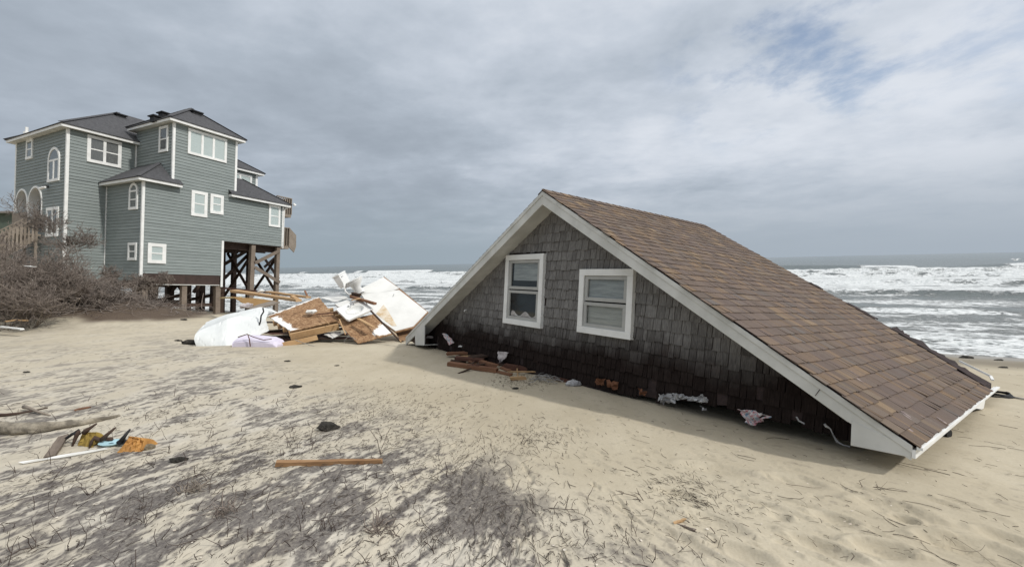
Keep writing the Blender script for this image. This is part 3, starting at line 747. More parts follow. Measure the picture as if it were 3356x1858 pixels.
    b = MB(); b.box((3.93, WY + .12, -2.74), (4.0, RL - .36, -2.45)); b.obj('side_wall', M_underlay, wreck, local=True); b = MB(); b.box((-4.38, WY + .12, -2.9), (-4.3, RL - .36, -2.68)); b.obj('side_wall', M_underlay, wreck, local=True)
    # torn edges of the wall: housewrap, sheathing splinters, a hanging wire
    def patch(pxs, y, mat, name, nz=5, nx=9, amp=.05):
        c = [on_wreck(px, py, y) for px, py in pxs]; rows_ = []
        for i in range(nz):
            a = i / (nz - 1); l = c[0].lerp(c[3], a); r_ = c[1].lerp(c[2], a)
            rows_.append([l.lerp(r_, j / (nx - 1)) + Vector((0, -abs(R.gauss(0, amp)), R.gauss(0, .012))) for j in range(nx)])
        bb = MB(); bb.grid(rows_); o = bb.obj(name, mat, wreck, local=True, smooth=False); sm = o.modifiers.new('thick', 'SOLIDIFY'); sm.thickness = .004; return o
    patch([(2163, 1290), (2222, 1293), (2216, 1320), (2168, 1318)], WY - .02, M_paper, 'torn_housewrap', 6, 9, .03)
    patch([(2205, 1288), (2290, 1303), (2292, 1313), (2210, 1298)], WY - .02, M_paper, 'torn_housewrap', 4, 12, .03)
    patch([(2295, 1294), (2318, 1300), (2326, 1312), (2290, 1319)], WY - .02, M_paper, 'torn_housewrap', 5, 7, .04)
    patch([(2301, 1330), (2316, 1338), (2320, 1345), (2305, 1342)], WY - .01, M_paper, 'torn_housewrap', 4, 5, .02)
    b = MB(); b.tube([on_wreck(px, py, WY - .03) for px, py in [(2702, 1388), (2708, 1396), (2722, 1405), (2731, 1425), (2744, 1447), (2762, 1457), (2786, 1463)]], [.010, .012, .006, .006, .012, .006, .006], 6)
    b.obj('wire', M_paper, wreck, local=True)
    b = MB(); b.tube([on_wreck(px, py, WY - .02) for px, py in [(2610, 1365), (2618, 1378), (2637, 1388)]], .008, 5); b.obj('wire', M_paper, wreck, local=True)
    for pxs in ([(1955, 1240), (1990, 1243), (1986, 1262), (1958, 1259)], [(1990, 1248), (2030, 1252), (2024, 1275), (1994, 1268)], [(2096, 1275), (2122, 1279), (2118, 1297), (2100, 1294)]):
        patch(pxs, WY - .03, wood('rusty_sheathing', (.19, .085, .04), (.09, .035, .02)), 'sheathing_splinter', 4, 6, .03)
build_wreck()

# cloth trapped under the wall
def hang(name, label, cat, pxs, y, mat, sag=.0, nx=11, nz=7, amp=.03):
    R = random.Random(hash(label) % 1000 if False else len(label)); c = [RMAT @ on_wreck(px, py, y) for px, py in pxs]; rows_ = []
    for i in range(nz):
        a = i / (nz - 1); l = c[0].lerp(c[3], a); r_ = c[1].lerp(c[2], a)
        rows_.append([l.lerp(r_, j / (nx - 1)) + Vector((R.gauss(0, amp), -abs(R.gauss(0, amp)), -sag * math.sin(math.pi * j / (nx - 1)) * a + R.gauss(0, amp * .25))) for j in range(nx)])
    b = MB(); b.grid(rows_); o = b.obj(name, mat, None, smooth=True); sm = o.modifiers.new('thick', 'SOLIDIFY'); sm.thickness = .006
    sb = o.modifiers.new('soft', 'SUBSURF'); sb.levels = 1; sb.render_levels = 1
    return tag(o, label, cat)
hang('cloth', 'white cloth printed in red and blue, hanging out from under the fallen gable wall', 'cloth', [(2417, 1335), (2520, 1357), (2478, 1382), (2448, 1384)], .30, M_print, .02)

# ------------------------------------------------------------------ the grey green house on piles (u seaward, v inland-left, z up; it leans a little)
HC = Vector((-18.879, 21.722, 0.0)); HROT = rot_frame(1.113, -.051, .048)
HMAT = Matrix.Translation(HC) @ HROT.to_4x4(); HINV = HMAT.inverted()
def on_house(px, py, ax, val):
    o = HINV @ EYE; d = HROT.transposed() @ ray(px, py); t = (val - o[ax]) / d[ax]; return o + d * t
UT0, UT1, UE, UV, V1, V2, UC, UB = 1.274, 4.576, 7.72, -1.625, 3.771, 10.333, 3.943, 8.34
ZB, ZBOX, ZV, ZTOW, ZCUT, ZR, OH = 2.75, 8.047, 10.674, 11.451, 5.325, 8.09, .336
house = thing('beach_house', 'grey green clapboard beach house with white trim, standing on tall wooden piles', 'house', HC, HROT)

def siding(b, ax, val, sg, a0, a1, z0, z1, exp=.165):
    """lapped boards on the plane coordinate ax = val whose outside is toward sg"""
    k = math.floor((z0 - ZB) / exp); other = 1 - ax
    def p(a, out, z):
        q = [0, 0, z]; q[ax] = val + sg * out; q[other] = a; return q
    while ZB + k * exp < z1 - 1e-4:
        za, zb = max(z0, ZB + k * exp), min(z1, ZB + (k + 1) * exp)
        if zb - za > .005:
            j = random.uniform(-.0015, .0015)
            b.add([p(a0, .029 + j, za), p(a1, .029 + j, za), p(a1, .004, zb), p(a0, .004, zb), p(a0, .0, za), p(a1, .0, za)], [(0, 1, 2, 3), (0, 4, 5, 1)])
        k += 1

def hip(u0, u1, v0, v1, ze, slope, name, vents=(), fascia=.17, clip=None):
    b = MB(); u0 -= OH; u1 += OH; v0 -= OH; v1 += OH
    du, dv = u1 - u0, v1 - v0; h = min(du, dv) / 2; zt = ze + h * slope; e = .05
    zb = ze + .04
    c = [(u0 - e, v0 - e, zb), (u1 + e, v0 - e, zb), (u1 + e, v1 + e, zb), (u0 - e, v1 + e, zb)]
    if du >= dv: r0, r1 = (u0 + h, (v0 + v1) / 2, zt), (u1 - h, (v0 + v1) / 2, zt); F = [(0, 1, 5, 4), (1, 2, 5), (2, 3, 4, 5), (3, 0, 4)]
    else: r0, r1 = ((u0 + u1) / 2, v0 + h, zt), ((u0 + u1) / 2, v1 - h, zt); F = [(0, 1, 4), (1, 2, 5, 4), (2, 3, 5), (3, 0, 4, 5)]
    V = c + [r0, r1]; b.add(V, F)
    b.add([(x, y, z - .035) for x, y, z in c] + c, [(3, 2, 1, 0), (0, 1, 5, 4), (1, 2, 6, 5), (2, 3, 7, 6), (3, 0, 4, 7)])
    for A_, B_ in ((0, 4), (1, 4 if F[0] == (0, 1, 4) else 5), (2, 5), (3, 4 if du >= dv else 5)):
        b.beam(Vector(V[A_]) + Vector((0, 0, .012)), Vector(V[B_]) + Vector((0, 0, .012)), .22, .02)
    roof = b.obj(name, M_roofgrey, house, local=True)
    f = MB(); t = .03; zl = ze - fascia + .04; zh = ze
    f.box((u0, v0, zl), (u1, v0 + t, zh)); f.box((u0, v1 - t, zl), (u1, v1, zh)); f.box((u0, v0 + t, zl), (u0 + t, v1 - t, zh)); f.box((u1 - t, v0 + t, zl), (u1, v1 - t, zh))
    f.obj('fascia', M_white, roof, local=True)
    s = MB(); s.box((u0 + t, v0 + t, zl + .02), (u1 - t, v1 - t, zl + .04)); s.obj('soffit', M_trim_grey, roof, local=True)
    return roof

def win(ax, val, sg, a0, a1, z0, z1, kind='hung', arch=False, cols=1, back=None, cw=.13):
    other = 1 - ax
    def p(a, out, z):
        q = [0, 0, z]; q[ax] = val + sg * out; q[other] = a; return Vector(q)
    def bar(b, x0, x1, za, zb, o0, o1):
        b.prism([p(x0, o0, za), p(x1, o0, za), p(x1, o0, zb), p(x0, o0, zb)], p(0, o1, 0) - p(0, o0, 0))
    def half(x0, x1, zs, n=14, rr=1.0):
        c, r = (x0 + x1) / 2, abs(x1 - x0) / 2; return [(c - r * math.cos(math.pi * i / n), zs + r * math.sin(math.pi * i / n) * rr) for i in range(n + 1)]
    b = MB(); o0, o1 = .0, .068
    w = a1 - a0
    zs = z1 - w / 2 * .95 if arch else z1
    bar(b, a0, a1, z0, z0 + cw, o0, o1 + .012)
    bar(b, a0, a0 + cw, z0 + cw, zs - (0 if arch else cw), o0, o1); bar(b, a1 - cw, a1, z0 + cw, zs - (0 if arch else cw), o0, o1)
    if arch:
        A = half(a0, a1, zs, rr=.95); B = half(a0 + cw, a1 - cw, zs, rr=.95)
        for i in range(len(A) - 1):
            b.prism([p(A[i][0], o0, A[i][1]), p(A[i + 1][0], o0, A[i + 1][1]), p(B[i + 1][0], o0, B[i + 1][1]), p(B[i][0], o0, B[i][1])], p(0, o1, 0) - p(0, o0, 0))
        bar(b, a0 + cw, a1 - cw, zs - .06, zs + .03, o0, o1 - .01)
    else: bar(b, a0, a1, z1 - cw, z1, o0, o1 + .004)
    i0, i1, j0 = a0 + cw, a1 - cw, z0 + cw; j1 = zs - (.06 if arch else cw)
    for c in range(1, cols):
        m_ = i0 + (i1 - i0) * c / cols; bar(b, m_ - .06, m_ + .06, j0, j1, o0, o1 - .004)
    if kind in ('hung', 'cross'): bar(b, i0, i1, (j0 + j1) / 2 - .03, (j0 + j1) / 2 + .03, o0, o1 - .012)
    fr = b.obj('window', M_white, house, local=True)
    g = MB()
    if arch:
        B = half(i0, i1, zs, rr=.95); g.add([p(x, .046, z) for x, z in [(i0, j0), (i1, j0)] + list(reversed(B))], [tuple(range(2 + len(B)))])
    else: g.add([p(i0, .046, j0), p(i1, .046, j0), p(i1, .046, j1), p(i0, .046, j1)], [(0, 1, 2, 3)])
    g.obj('pane', M_pane, fr, local=True)
    g = MB()
    for v in [0]:
        if arch:
            B = half(i0, i1, zs, rr=.95); g.add([p(x, .036, z) for x, z in [(i0, j0), (i1, j0)] + list(reversed(B))], [tuple(range(2 + len(B)))])
        else: g.add([p(i0, .036, j0), p(i1, .036, j0), p(i1, .036, j1), p(i0, .036, j1)], [(0, 1, 2, 3)])
    g.obj('blind' if back in (None, M_blind) else 'curtain', back or M_blind, fr, local=True)
    return fr

def build_house():
    # --- clapboard walls, one per block, with a plain core behind the boards
    b = MB(); lo = ZB + .54
    siding(b, 1, 0, -1, 0, UC, lo, ZBOX - .13); siding(b, 1, 0, -1, UC, UE, ZCUT, ZBOX - .13); siding(b, 0, 0, -1, 0, V1, ZB, ZBOX - .13)
    siding(b, 0, UE, 1, 0, V1, ZCUT, ZR - .13); siding(b, 0, UC, 1, 0, V1, ZB, ZCUT)
    b.obj('wall', M_siding, house, local=True)
    b = MB(); siding(b, 1, 0, -1, UT0, UT1, ZBOX - .13, ZTOW - .13); siding(b, 0, UT0, -1, 0, V1, ZBOX, ZTOW - .13); siding(b, 0, UT1, 1, 0, V1, ZR, ZTOW - .13); siding(b, 1, V1, 1, UT0, UT1, ZV, ZTOW - .13)
    b.obj('tower_wall', M_siding, house, local=True)
    b = MB(); siding(b, 1, V1, -1, UV, .0, ZB, ZBOX); siding(b, 1, V1, -1, UV, UT0, ZBOX, ZV - .13); siding(b, 1, V1, -1, UT1, UB, ZCUT, ZV - .13)
    siding(b, 0, UV, -1, V1, V2, ZB, 6.1); siding(b, 0, UV, -1, V1, 6.5, 6.1, 8.02); siding(b, 0, UV, -1, V1, V2, 8.02, ZV - .13)
    siding(b, 0, UB, 1, V1, V2, ZCUT, ZV - .13); siding(b, 1, V2, 1, UV, UB, ZCUT, ZV - .13); siding(b, 1, V2, 1, UV, UC, ZB, ZCUT); siding(b, 0, UC, 1, V1, V2, ZB, ZCUT)
    # the porch wall with its two arched openings
    arches = [(6.62, 8.30, 6.2, 7.80), (8.52, 10.06, 6.6, 7.78)]
    n = 96
    for i in range(n):
        va, vb = 6.5 + (V2 - 6.5) * i / n, 6.5 + (V2 - 6.5) * (i + 1) / n; vm = (va + vb) / 2; lo_, hi_ = 6.1, None
        for (q0, q1, z0, z1) in arches:
            if q0 < vm < q1: r = (q1 - q0) / 2; hi_ = z1 - r + r * math.sqrt(max(0, 1 - ((vm - (q0 + q1) / 2) / r) ** 2)); lo_ = z0
        if hi_ is None: b.add([(UV - .01, va, 6.1), (UV - .01, vb, 6.1), (UV - .01, vb, 8.02), (UV - .01, va, 8.02)], [(0, 1, 2, 3)])
        else:
            b.add([(UV - .01, va, hi_), (UV - .01, vb, hi_), (UV - .01, vb, 8.02), (UV - .01, va, 8.02)], [(0, 1, 2, 3)])
            if lo_ > 6.11: b.add([(UV - .01, va, 6.1), (UV - .01, vb, 6.1), (UV - .01, vb, lo_), (UV - .01, va, lo_)], [(0, 1, 2, 3)])
    b.obj('wall', M_siding, house, local=True)
    for (q0, q1, z0, z1) in arches:                             # white arch casings with deep reveals
        b = MB(); c = (q0 + q1) / 2; r = (q1 - q0) / 2
        prof = [(q0, z0)] + [(c - r * math.cos(math.pi * i / 16), z1 - r + r * math.sin(math.pi * i / 16)) for i in range(17)] + [(q1, z0)]
        w = .10
        outp = [(q0 - w, z0)] + [(c - (r + w) * math.cos(math.pi * i / 16), z1 - r + (r + w) * math.sin(math.pi * i / 16)) for i in range(17)] + [(q1 + w, z0)]
        b.grid([[(UV - .05, v, z) for v, z in outp], [(UV - .05, v, z) for v, z in prof], [(UV + .40, v, z) for v, z in prof]])
        b.grid([[(UV - .01, v, z) for v, z in outp], [(UV - .05, v, z) for v, z in outp]])
        b.obj('arch', M_white, house, local=True)
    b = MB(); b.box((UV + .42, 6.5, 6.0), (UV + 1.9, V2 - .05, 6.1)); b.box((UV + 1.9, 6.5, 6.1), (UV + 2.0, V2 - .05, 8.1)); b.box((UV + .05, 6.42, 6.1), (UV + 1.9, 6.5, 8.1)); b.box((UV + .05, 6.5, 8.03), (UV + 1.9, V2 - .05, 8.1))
    porch = b.obj('porch', M_dark, house, local=True)  # shade of the recess is put into its near-black colour
    b = MB(); b.box((UV + 1.84, 6.75, 6.1), (UV + 1.895, 7.65, 7.9)); b.obj('door', M_curtain, porch, local=True)
    core = MB(); core.box((.02, .02, ZB + .5), (UC - .02, V1 - .02, ZCUT)); core.box((.02, .02, ZCUT + .002), (UE - .02, V1 - .02, ZBOX - .1)); core.box((UT0 + .02, .02, ZBOX - .098), (UT1 - .02, V1 - .02, ZTOW - .05))
    core.obj('inner_wall', M_siding, house, local=True)
    core = MB(); core.box((UV + 2.1, V1 + .02, ZB + .1), (UC - .02, V2 - .02, ZV - .05)); core.box((UC - .018, V1 + .02, ZCUT), (UB - .02, V2 - .02, ZV - .05)); core.box((UV + .02, V1 + .02, ZB + .1), (UV + 2.098, 6.40, ZV - .05)); core.box((UV + .02, 6.402, ZB + .1), (UV + 2.098, V2 - .02, 5.99)); core.box((UV + .02, 6.402, 8.12), (UV + 2.098, V2 - .02, ZV - .05))
    core.obj('inner_wall', M_siding, house, local=True)
    # --- roofs
    r1 = hip(UV, UB, V1, V2, ZV, .66, 'roof'); r2 = hip(UT0, UT1, 0, V1, ZTOW, .755, 'roof')
    # box roof against the tower and the rear block
    b = MB(); m_ = .745; o = OH + .05; zt = ZBOX + .04; uu = UT0 - .004; vv = V1 - .022
    A = (-o, -o, zt); B = (uu + .35, -o, zt); Cc = (uu + .35, -.022, zt + (o - .02) * m_); D = (uu, -.022, zt + (o - .02) * m_); E_ = (uu, uu, zt + (uu + o) * m_); F_ = (uu, vv, zt + (uu + o) * m_); G = (-o, vv, zt)
    b.add([A, B, Cc, D, E_, F_, G], [(0, 1, 2, 3, 4), (0, 4, 5, 6)])
    b.add([A, B, G, (uu, vv, zt), (uu, -.022, zt), Cc], []); b.prism([A, B, (uu + .35, -.022, zt), (uu, -.022, zt), (uu, vv, zt), G], (0, 0, -.035))
    b.beam(Vector(A) + Vector((0, 0, .014)), Vector(E_) + Vector((0, 0, .014)), .2, .02)
    r3 = b.obj('roof', M_roofgrey, house, local=True)
    f = MB(); f.box((-OH, -OH, ZBOX - .13), (UT0 + .33, -OH + .03, ZBOX)); f.box((-OH, -OH + .03, ZBOX - .13), (-OH + .03, V1 - .025, ZBOX)); f.obj('fascia', M_white, r3, local=True)
    s = MB(); s.box((-OH + .03, -OH + .03, ZBOX - .11), (UT0 + .33, -.024, ZBOX - .09)); s.box((-OH + .03, -.022, ZBOX - .11), (-.024, V1 - .025, ZBOX - .09)); s.obj('soffit', M_trim_grey, r3, local=True)
    # seaward wing: hipped, starting at the tower
    b = MB(); m_ = .69; u0, u1, v0, v1 = UT1 + .022, UE + OH + .05, -OH - .05, V1 - .022; zt = ZR + .04; h = (v1 - v0) / 2; zz = zt + h * m_; vm = (v0 + v1) / 2
    V = [(UT1 - .42, v0, zt), (u1, v0, zt), (u1, v1, zt), (u0, v1, zt), (u0, vm, zz), (u1 - h, vm, zz), (u0, -.022, zt + (-.022 - v0) * m_), (UT1 - .42, -.022, zt + (-.022 - v0) * m_)]
    b.add(V, [(0, 1, 5, 4, 6, 7), (1, 2, 5), (2, 3, 4, 5)]); b.prism([V[0], V[1], V[2], V[3], (u0, -.022, zt), (UT1 - .42, -.022, zt)], (0, 0, -.035))
    b.beam(Vector(V[1]) + Vector((0, 0, .014)), Vector(V[5]) + Vector((0, 0, .014)), .2, .02)
    r4 = b.obj('roof', M_roofgrey, house, local=True)
    f = MB(); f.box((UT1 - .40, -OH, ZR - .13), (UE + OH, -OH + .03, ZR)); f.box((UE + OH - .03, -OH + .03, ZR - .13), (UE + OH, V1, ZR)); f.box((UT1 - .40, -OH + .03, ZR - .13), (UT1 - .37, -.024, ZR)); f.obj('fascia', M_white, r4, local=True)
    s = MB(); s.box((UT1 - .37, -OH + .03, ZR - .11), (UE + OH - .03, -.024, ZR - .09)); s.obj('soffit', M_trim_grey, r4, local=True)
    # roof vents and stack
    for (px, py, rf, vv_, zz_) in [(514, 388, r2, 1.2, .12), (541, 377, r2, 1.5, .12), (640, 372, r2, 1.2, .10), (391, 381, r1, 6.6, .12)]:
        q = on_house(px, py, 1, vv_); b = MB(); b.box((q.x - .22, vv_ - .22, q.z - .25), (q.x + .22, vv_ + .22, q.z + .02)); b.box((q.x - .30, vv_ - .30, q.z + .02), (q.x + .30, vv_ + .30, q.z + .08)); b.obj('roof_vent', M_black, rf, local=True)
    q = on_house(88, 428, 1, 9.3); b = MB(); b.tube([(q.x, 9.3, q.z - .3), (q.x, 9.3, q.z + .18)], .07, 8); b.tube([(q.x, 9.3, q.z - .5), (q.x, 9.3, q.z - .1)], .14, 8); b.obj('vent_pipe', M_white, r1, local=True)
    # --- corner boards and base trim
    def cb(u, v, z0, z1, w=.07):
        b = MB(); b.box((u - .042, v - .042, z0), (u + w, v - .0, z1)); b.box((u - .042, v - .0, z0), (u - .0, v + w, z1)); b.obj('corner_board', M_white, house, local=True)
    cb(0, 0, ZB - .05, ZBOX - .13); cb(UT0, 0, ZBOX + .28, ZTOW - .13); cb(UV, V1, ZB - .05, ZV - .13, .08)
    def cbr(u, v, z0, z1, w=.08):
        b = MB(); b.box((u - w, v - .042, z0), (u + .042, v, z1)); b.box((u, v, z0), (u + .042, v + w, z1)); b.obj('corner_board', M_white, house, local=True)
    cbr(UT1, 0, ZR + .26, ZTOW - .13); cbr(UC, 0, ZB - .12, ZCUT, .08); cbr(UE, 0, ZCUT, ZR - .13, .06); cbr(UB, V1, ZR + .8, ZV - .13, .11)
    b = MB(); b.box((-.045, V1 - .08, ZB), (.0, V1 - .026, ZBOX - .13)); b.obj('corner_board', M_white, house, local=True); b = MB(); b.box((UT0 - .08, V1 - .08, ZBOX + .9), (UT0 - .026, V1 - .026, ZV - .13)); b.obj('corner_board', M_white, house, local=True)
    b = MB(); b.box((UV - .042, V2 - .12, ZB), (UV - .0, V2 + .03, ZV - .13)); b.obj('corner_board', M_white, house, local=True)
    b = MB(); b.box((.1, -.004, ZB), (UC - .13, .09, ZB + .54)); b.box((.002, .1, ZB - .02), (.09, V1, ZB + .0)); rim = b.obj('rim_board', M_rim, house, local=True)
    b = MB(); b.box((.1, -.016, ZB - .045), (UC - .13, .1, ZB - .002)); b.obj('base_trim', M_trim_grey, house, local=True)
    b = MB(); b.box((UV, V1 - .01, ZB - .33), (-.02, V1 + .06, ZB - .002)); b.obj('base_trim', M_white, house, local=True)
    b = MB(); b.box((.1, .1, ZB - .03), (UC - .05, V1, ZB + .49)); b.box((UV + .05, V1 + .07, ZB - .25), (UC - .05, V2 - .05, ZB + .09)); b.obj('floor', M_dkwood, house, local=True)
    b = MB(); b.box((UC + .03, .08, ZCUT - .06), (UE - .02, V1, ZCUT - .003)); b.box((UC + .03, V1 + .002, ZCUT - .06), (UB - .02, V2 - .05, ZCUT - .003))
    for v in (.5, 1.9, 3.3, 4.9, 6.6, 8.3, 9.9): b.box((UC + .03, v - .08, ZCUT - .42), (UE + .1, v + .08, ZCUT - .062))
    b.obj('floor', M_dkwood, house, local=True)
    # --- windows
    w = win
    w(1, V1, -1, -.875, .565, 9.075, 10.49, 'cross', cols=2, back=M_curtain, cw=.15)
    w(0, UT0, -1, .455, 1.33, 9.85, 11.25, 'hung', back=M_curtain)
    w(1, 0, -1, 1.94, 3.985, 9.88, 11.27, 'fixed', cols=3)
    w(1, 0, -1, 2.19, 3.015, 6.54, 7.94, cw=.16); w(1, 0, -1, 3.165, 3.89, 6.83, 7.945, cw=.16); w(1, 0, -1, 6.71, 7.50, 6.56, 7.95, cw=.13); w(1, 0, -1, .255, 1.06, 3.82, 4.85, cw=.17)
    w(0, UV, -1, 7.92, 8.79, 9.45, 10.56, cw=.14, back=M_curtain); w(0, UV, -1, 4.46, 5.86, 7.95, 9.75, arch=True, cols=2, kind='fixed', back=M_curtain); w(0, UV, -1, 4.41, 5.86, 5.07, 6.61, cols=2, kind='fixed', back=M_curtain, cw=.16)
    w(0, 0, -1, .40, 1.25, 6.53, 8.0 - .10, arch=True, kind='hung', back=M_curtain); w(0, 0, -1, .37, 1.2, 3.94, 4.84, back=M_curtain)
    w(1, V1, -1, 5.6, 7.95, 9.0, 10.4, cols=3, kind='fixed')
    # --- downspout
    b = MB(); b.tube([(UE + .25, -.30, ZR - .1), (UE + .06, -.06, ZR - .28), (UE + .02, -.06, ZCUT - .1)], .035, 8); b.obj('downspout', M_white, house, local=True)
    # --- floodlights
    b = MB(); q = on_house(150, 612, 0, UV - .1); b.tube([(UV, q.y - .1, q.z), (UV - .22, q.y, q.z)], .06, 8); b.obj('flood_light', M_black, house, local=True)
    b = MB(); q = on_house(140, 616, 0, UV - .25); b.tube([q, q + Vector((-.02, .2, -.03))], [.05, .08], 8); b.tube([q + Vector((0, -.3, .02)), q + Vector((-.02, -.1, -.01))], [.05, .08], 8); b.obj('flood_light', M_white, house, local=True)
    b = MB(); q = on_house(962, 668, 1, -.2); b.tube([q, q + Vector((.1, -.05, -.12))], [.06, .10], 8); b.obj('flood_light', M_white, house, local=True)
    # --- piles, braces, girders
    R = random.Random(8)
    us = {.2: (.25, 2.05, 3.8, 5.85, 7.55), 3.2: (.3, 2.1, 3.8, 5.8, 7.6), 5.6: (-1.3, .4, 2.2, 4.0, 5.9, 8.0), 8.0: (-1.3, 2.2, 4.0, 6.0, 8.0), 10.1: (-1.3, .6, 2.3, 4.1, 6.0, 8.1)}
    for v, L in us.items():
        for u in L:
            top = ZB - .05 if u < UC - .05 else ZCUT - .07
            lx, ly = R.gauss(0, .02), R.gauss(0, .02); b = MB(); wd = R.uniform(.24, .29)
            b.beam((u + lx * 4, v + ly * 4, -1.2), (u, v, top), wd, wd, (1, 0, 0)); b.obj('pile', M_pile if v < 1 else M_dkwood, house, local=True, bevel=.012)  # front row in weathered wood, rows behind in darker timber
    def br(p0, p1, m=M_pile, w=.05, h=.2): b = MB(); b.beam(p0, p1, w, h); b.obj('brace', m, house, local=True)
    P_ = lambda px, py, v: tuple(on_house(px, py, 1, v))
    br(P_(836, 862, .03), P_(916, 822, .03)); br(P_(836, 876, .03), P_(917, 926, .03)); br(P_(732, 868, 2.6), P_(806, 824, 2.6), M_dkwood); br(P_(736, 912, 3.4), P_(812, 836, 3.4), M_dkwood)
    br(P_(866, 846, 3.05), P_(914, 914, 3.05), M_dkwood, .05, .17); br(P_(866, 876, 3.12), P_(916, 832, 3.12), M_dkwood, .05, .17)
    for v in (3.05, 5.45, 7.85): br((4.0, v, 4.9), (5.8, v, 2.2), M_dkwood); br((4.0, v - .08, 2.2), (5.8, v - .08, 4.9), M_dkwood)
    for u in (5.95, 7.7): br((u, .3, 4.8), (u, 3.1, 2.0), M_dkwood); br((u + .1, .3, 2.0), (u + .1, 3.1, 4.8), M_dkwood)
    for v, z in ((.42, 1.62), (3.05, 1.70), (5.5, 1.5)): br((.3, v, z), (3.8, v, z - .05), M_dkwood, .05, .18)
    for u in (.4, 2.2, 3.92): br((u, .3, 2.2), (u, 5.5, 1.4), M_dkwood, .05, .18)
    # --- seaward decks with picket rails
    def deck(u0, u1, v0, v1, z, hgt, name):
        b = MB(); b.box((u0, v0, z - .22), (u1, v1, z)); d = b.obj(name, M_greywood, house, local=True)
        b = MB(); n = int((u1 - u0) / .15)
        for i in range(n + 1): u = u0 + (u1 - u0) * i / n; b.box((u - .035, v0 - .02, z - .02), (u + .035, v0 + .02, z + hgt))
        b.box((u0, v0 - .05, z + hgt), (u1 + .03, v0 + .07, z + hgt + .05)); b.obj('railing', M_greywood, d, local=True)
        b = MB(); n = int((v1 - v0) / .15)
        for i in range(n + 1): v = v0 + (v1 - v0) * i / n; b.box((u1 - .02, v - .055, z - .02), (u1 + .02, v + .055, z + hgt))
        b.box((u1 - .05, v0 + .075, z + hgt), (u1 + .07, v1, z + hgt + .05)); b.obj('railing', M_greywood, d, local=True)
    deck(UE + .05, UE + 1.24, 1.0, 9.5, 5.50, 1.22, 'deck'); deck(UE + .25, UE + 1.35, 1.0, 9.0, 7.72, 1.08, 'deck')
    q = [on_house(px, py, 1, .98) for px, py in [(947.5, 745), (971, 771), (970.5, 808), (963.5, 828), (947.5, 811)]]
    b = MB(); b.prism(q, (0, .05, 0)); b.obj('railing_panel', M_greywood, house, local=True)
    # --- entry stair on the inland side, running away from the porch
    SL = .866; n = 20
    b = MB(); b.box((UV - .10, 8.36, 5.3), (UV - .055, V2, 6.52)); b.box((UV - .9, 6.4, 5.12), (UV - .06, V2, 5.22)); st = b.obj('stair', M_greywood, house, local=True)
    for i in range(n):
        b = MB(); u = UV - .95 - .27 * i; z = 5.2 - .27 * SL * i; b.box((u - .14, 6.43, z - .05), (u + .15, 7.82, z)); b.obj('stair_tread', M_greywood, st, local=True)
    for v in (6.38, 7.87):
        b = MB(); u0, u1 = UV - .25, UV - .25 - 5.2; za = 6.09 + (.04 if v > 7 else 0); zb_ = za - SL * 5.2
        b.beam((u0, v, za), (u1, v, zb_), .09, .05); b.beam((u0, v + .02, za - .22), (u1, v + .02, zb_ - .22), .04, .09); b.beam((u0, v + .02, za - 1.05), (u1, v + .02, zb_ - 1.05), .05, .26)
        R2 = random.Random(12)
        for i in range(38):
            u = u0 - .14 * i; z = za - SL * .14 * i
            if R2.random() < .93: b.box((u - .045, v - .045, z - 1.15 - R2.random() * .15), (u + .045, v - .025, z - .06))
        for k in range(5): u = u0 - 1.2 * k; b.box((u - .05, v - .0, -1.0), (u + .05, v + .1, za - SL * 1.2 * k - .03))
        b.obj('railing', M_greywood, st, local=True)
build_house()

# ------------------------------------------------------------------ the neighbour's house beyond, seen at the edge
def build_neighbour():
    o = at(20, 720, 46); base = Vector((o.x - 4.0, o.y, 0)); h = thing('cottage', 'low green walled cottage with a brown roof beyond the tall beach house', 'house', (base.x, base.y, 1.5))
    z0 = 3.2; ze = at(30, 697, 46).z; zt = at(20, 674, 46).z; x0, x1 = base.x - 5, at(60, 700, 46).x + 2.2; y0, y1 = base.y, base.y + 8
    b = MB(); b.box((x0, y0, z0), (x1, y1, ze)); b.obj('wall', simple('dull_green_siding', (.10, .125, .10), (.07, .09, .072), 2, .7, (1, 1, 8)), h)
    b = MB(); m_ = (y0 + y1) / 2
    b.prism([(x0 - .4, y0 - .5, ze - .1), (x0 - .4, m_, zt), (x0 - .4, y1 + .5, ze - .1), (x0 - .4, m_, zt - .25)], (x1 - x0 + .8, 0, 0)); b.obj('roof', simple('brown_roof', (.14, .115, .09), (.09, .075, .06), 9, .9), h)
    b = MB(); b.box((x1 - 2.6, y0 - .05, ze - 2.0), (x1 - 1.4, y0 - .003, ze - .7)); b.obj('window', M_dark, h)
    for i in range(3):
        b = MB(); b.beam((x0 + 1 + i * (x1 - x0 - 2) / 2, y0 + .4, .5), (x0 + 1 + i * (x1 - x0 - 2) / 2, y0 + .4, z0), .3, .3); b.obj('pile', M_dkwood, h)
build_neighbour()

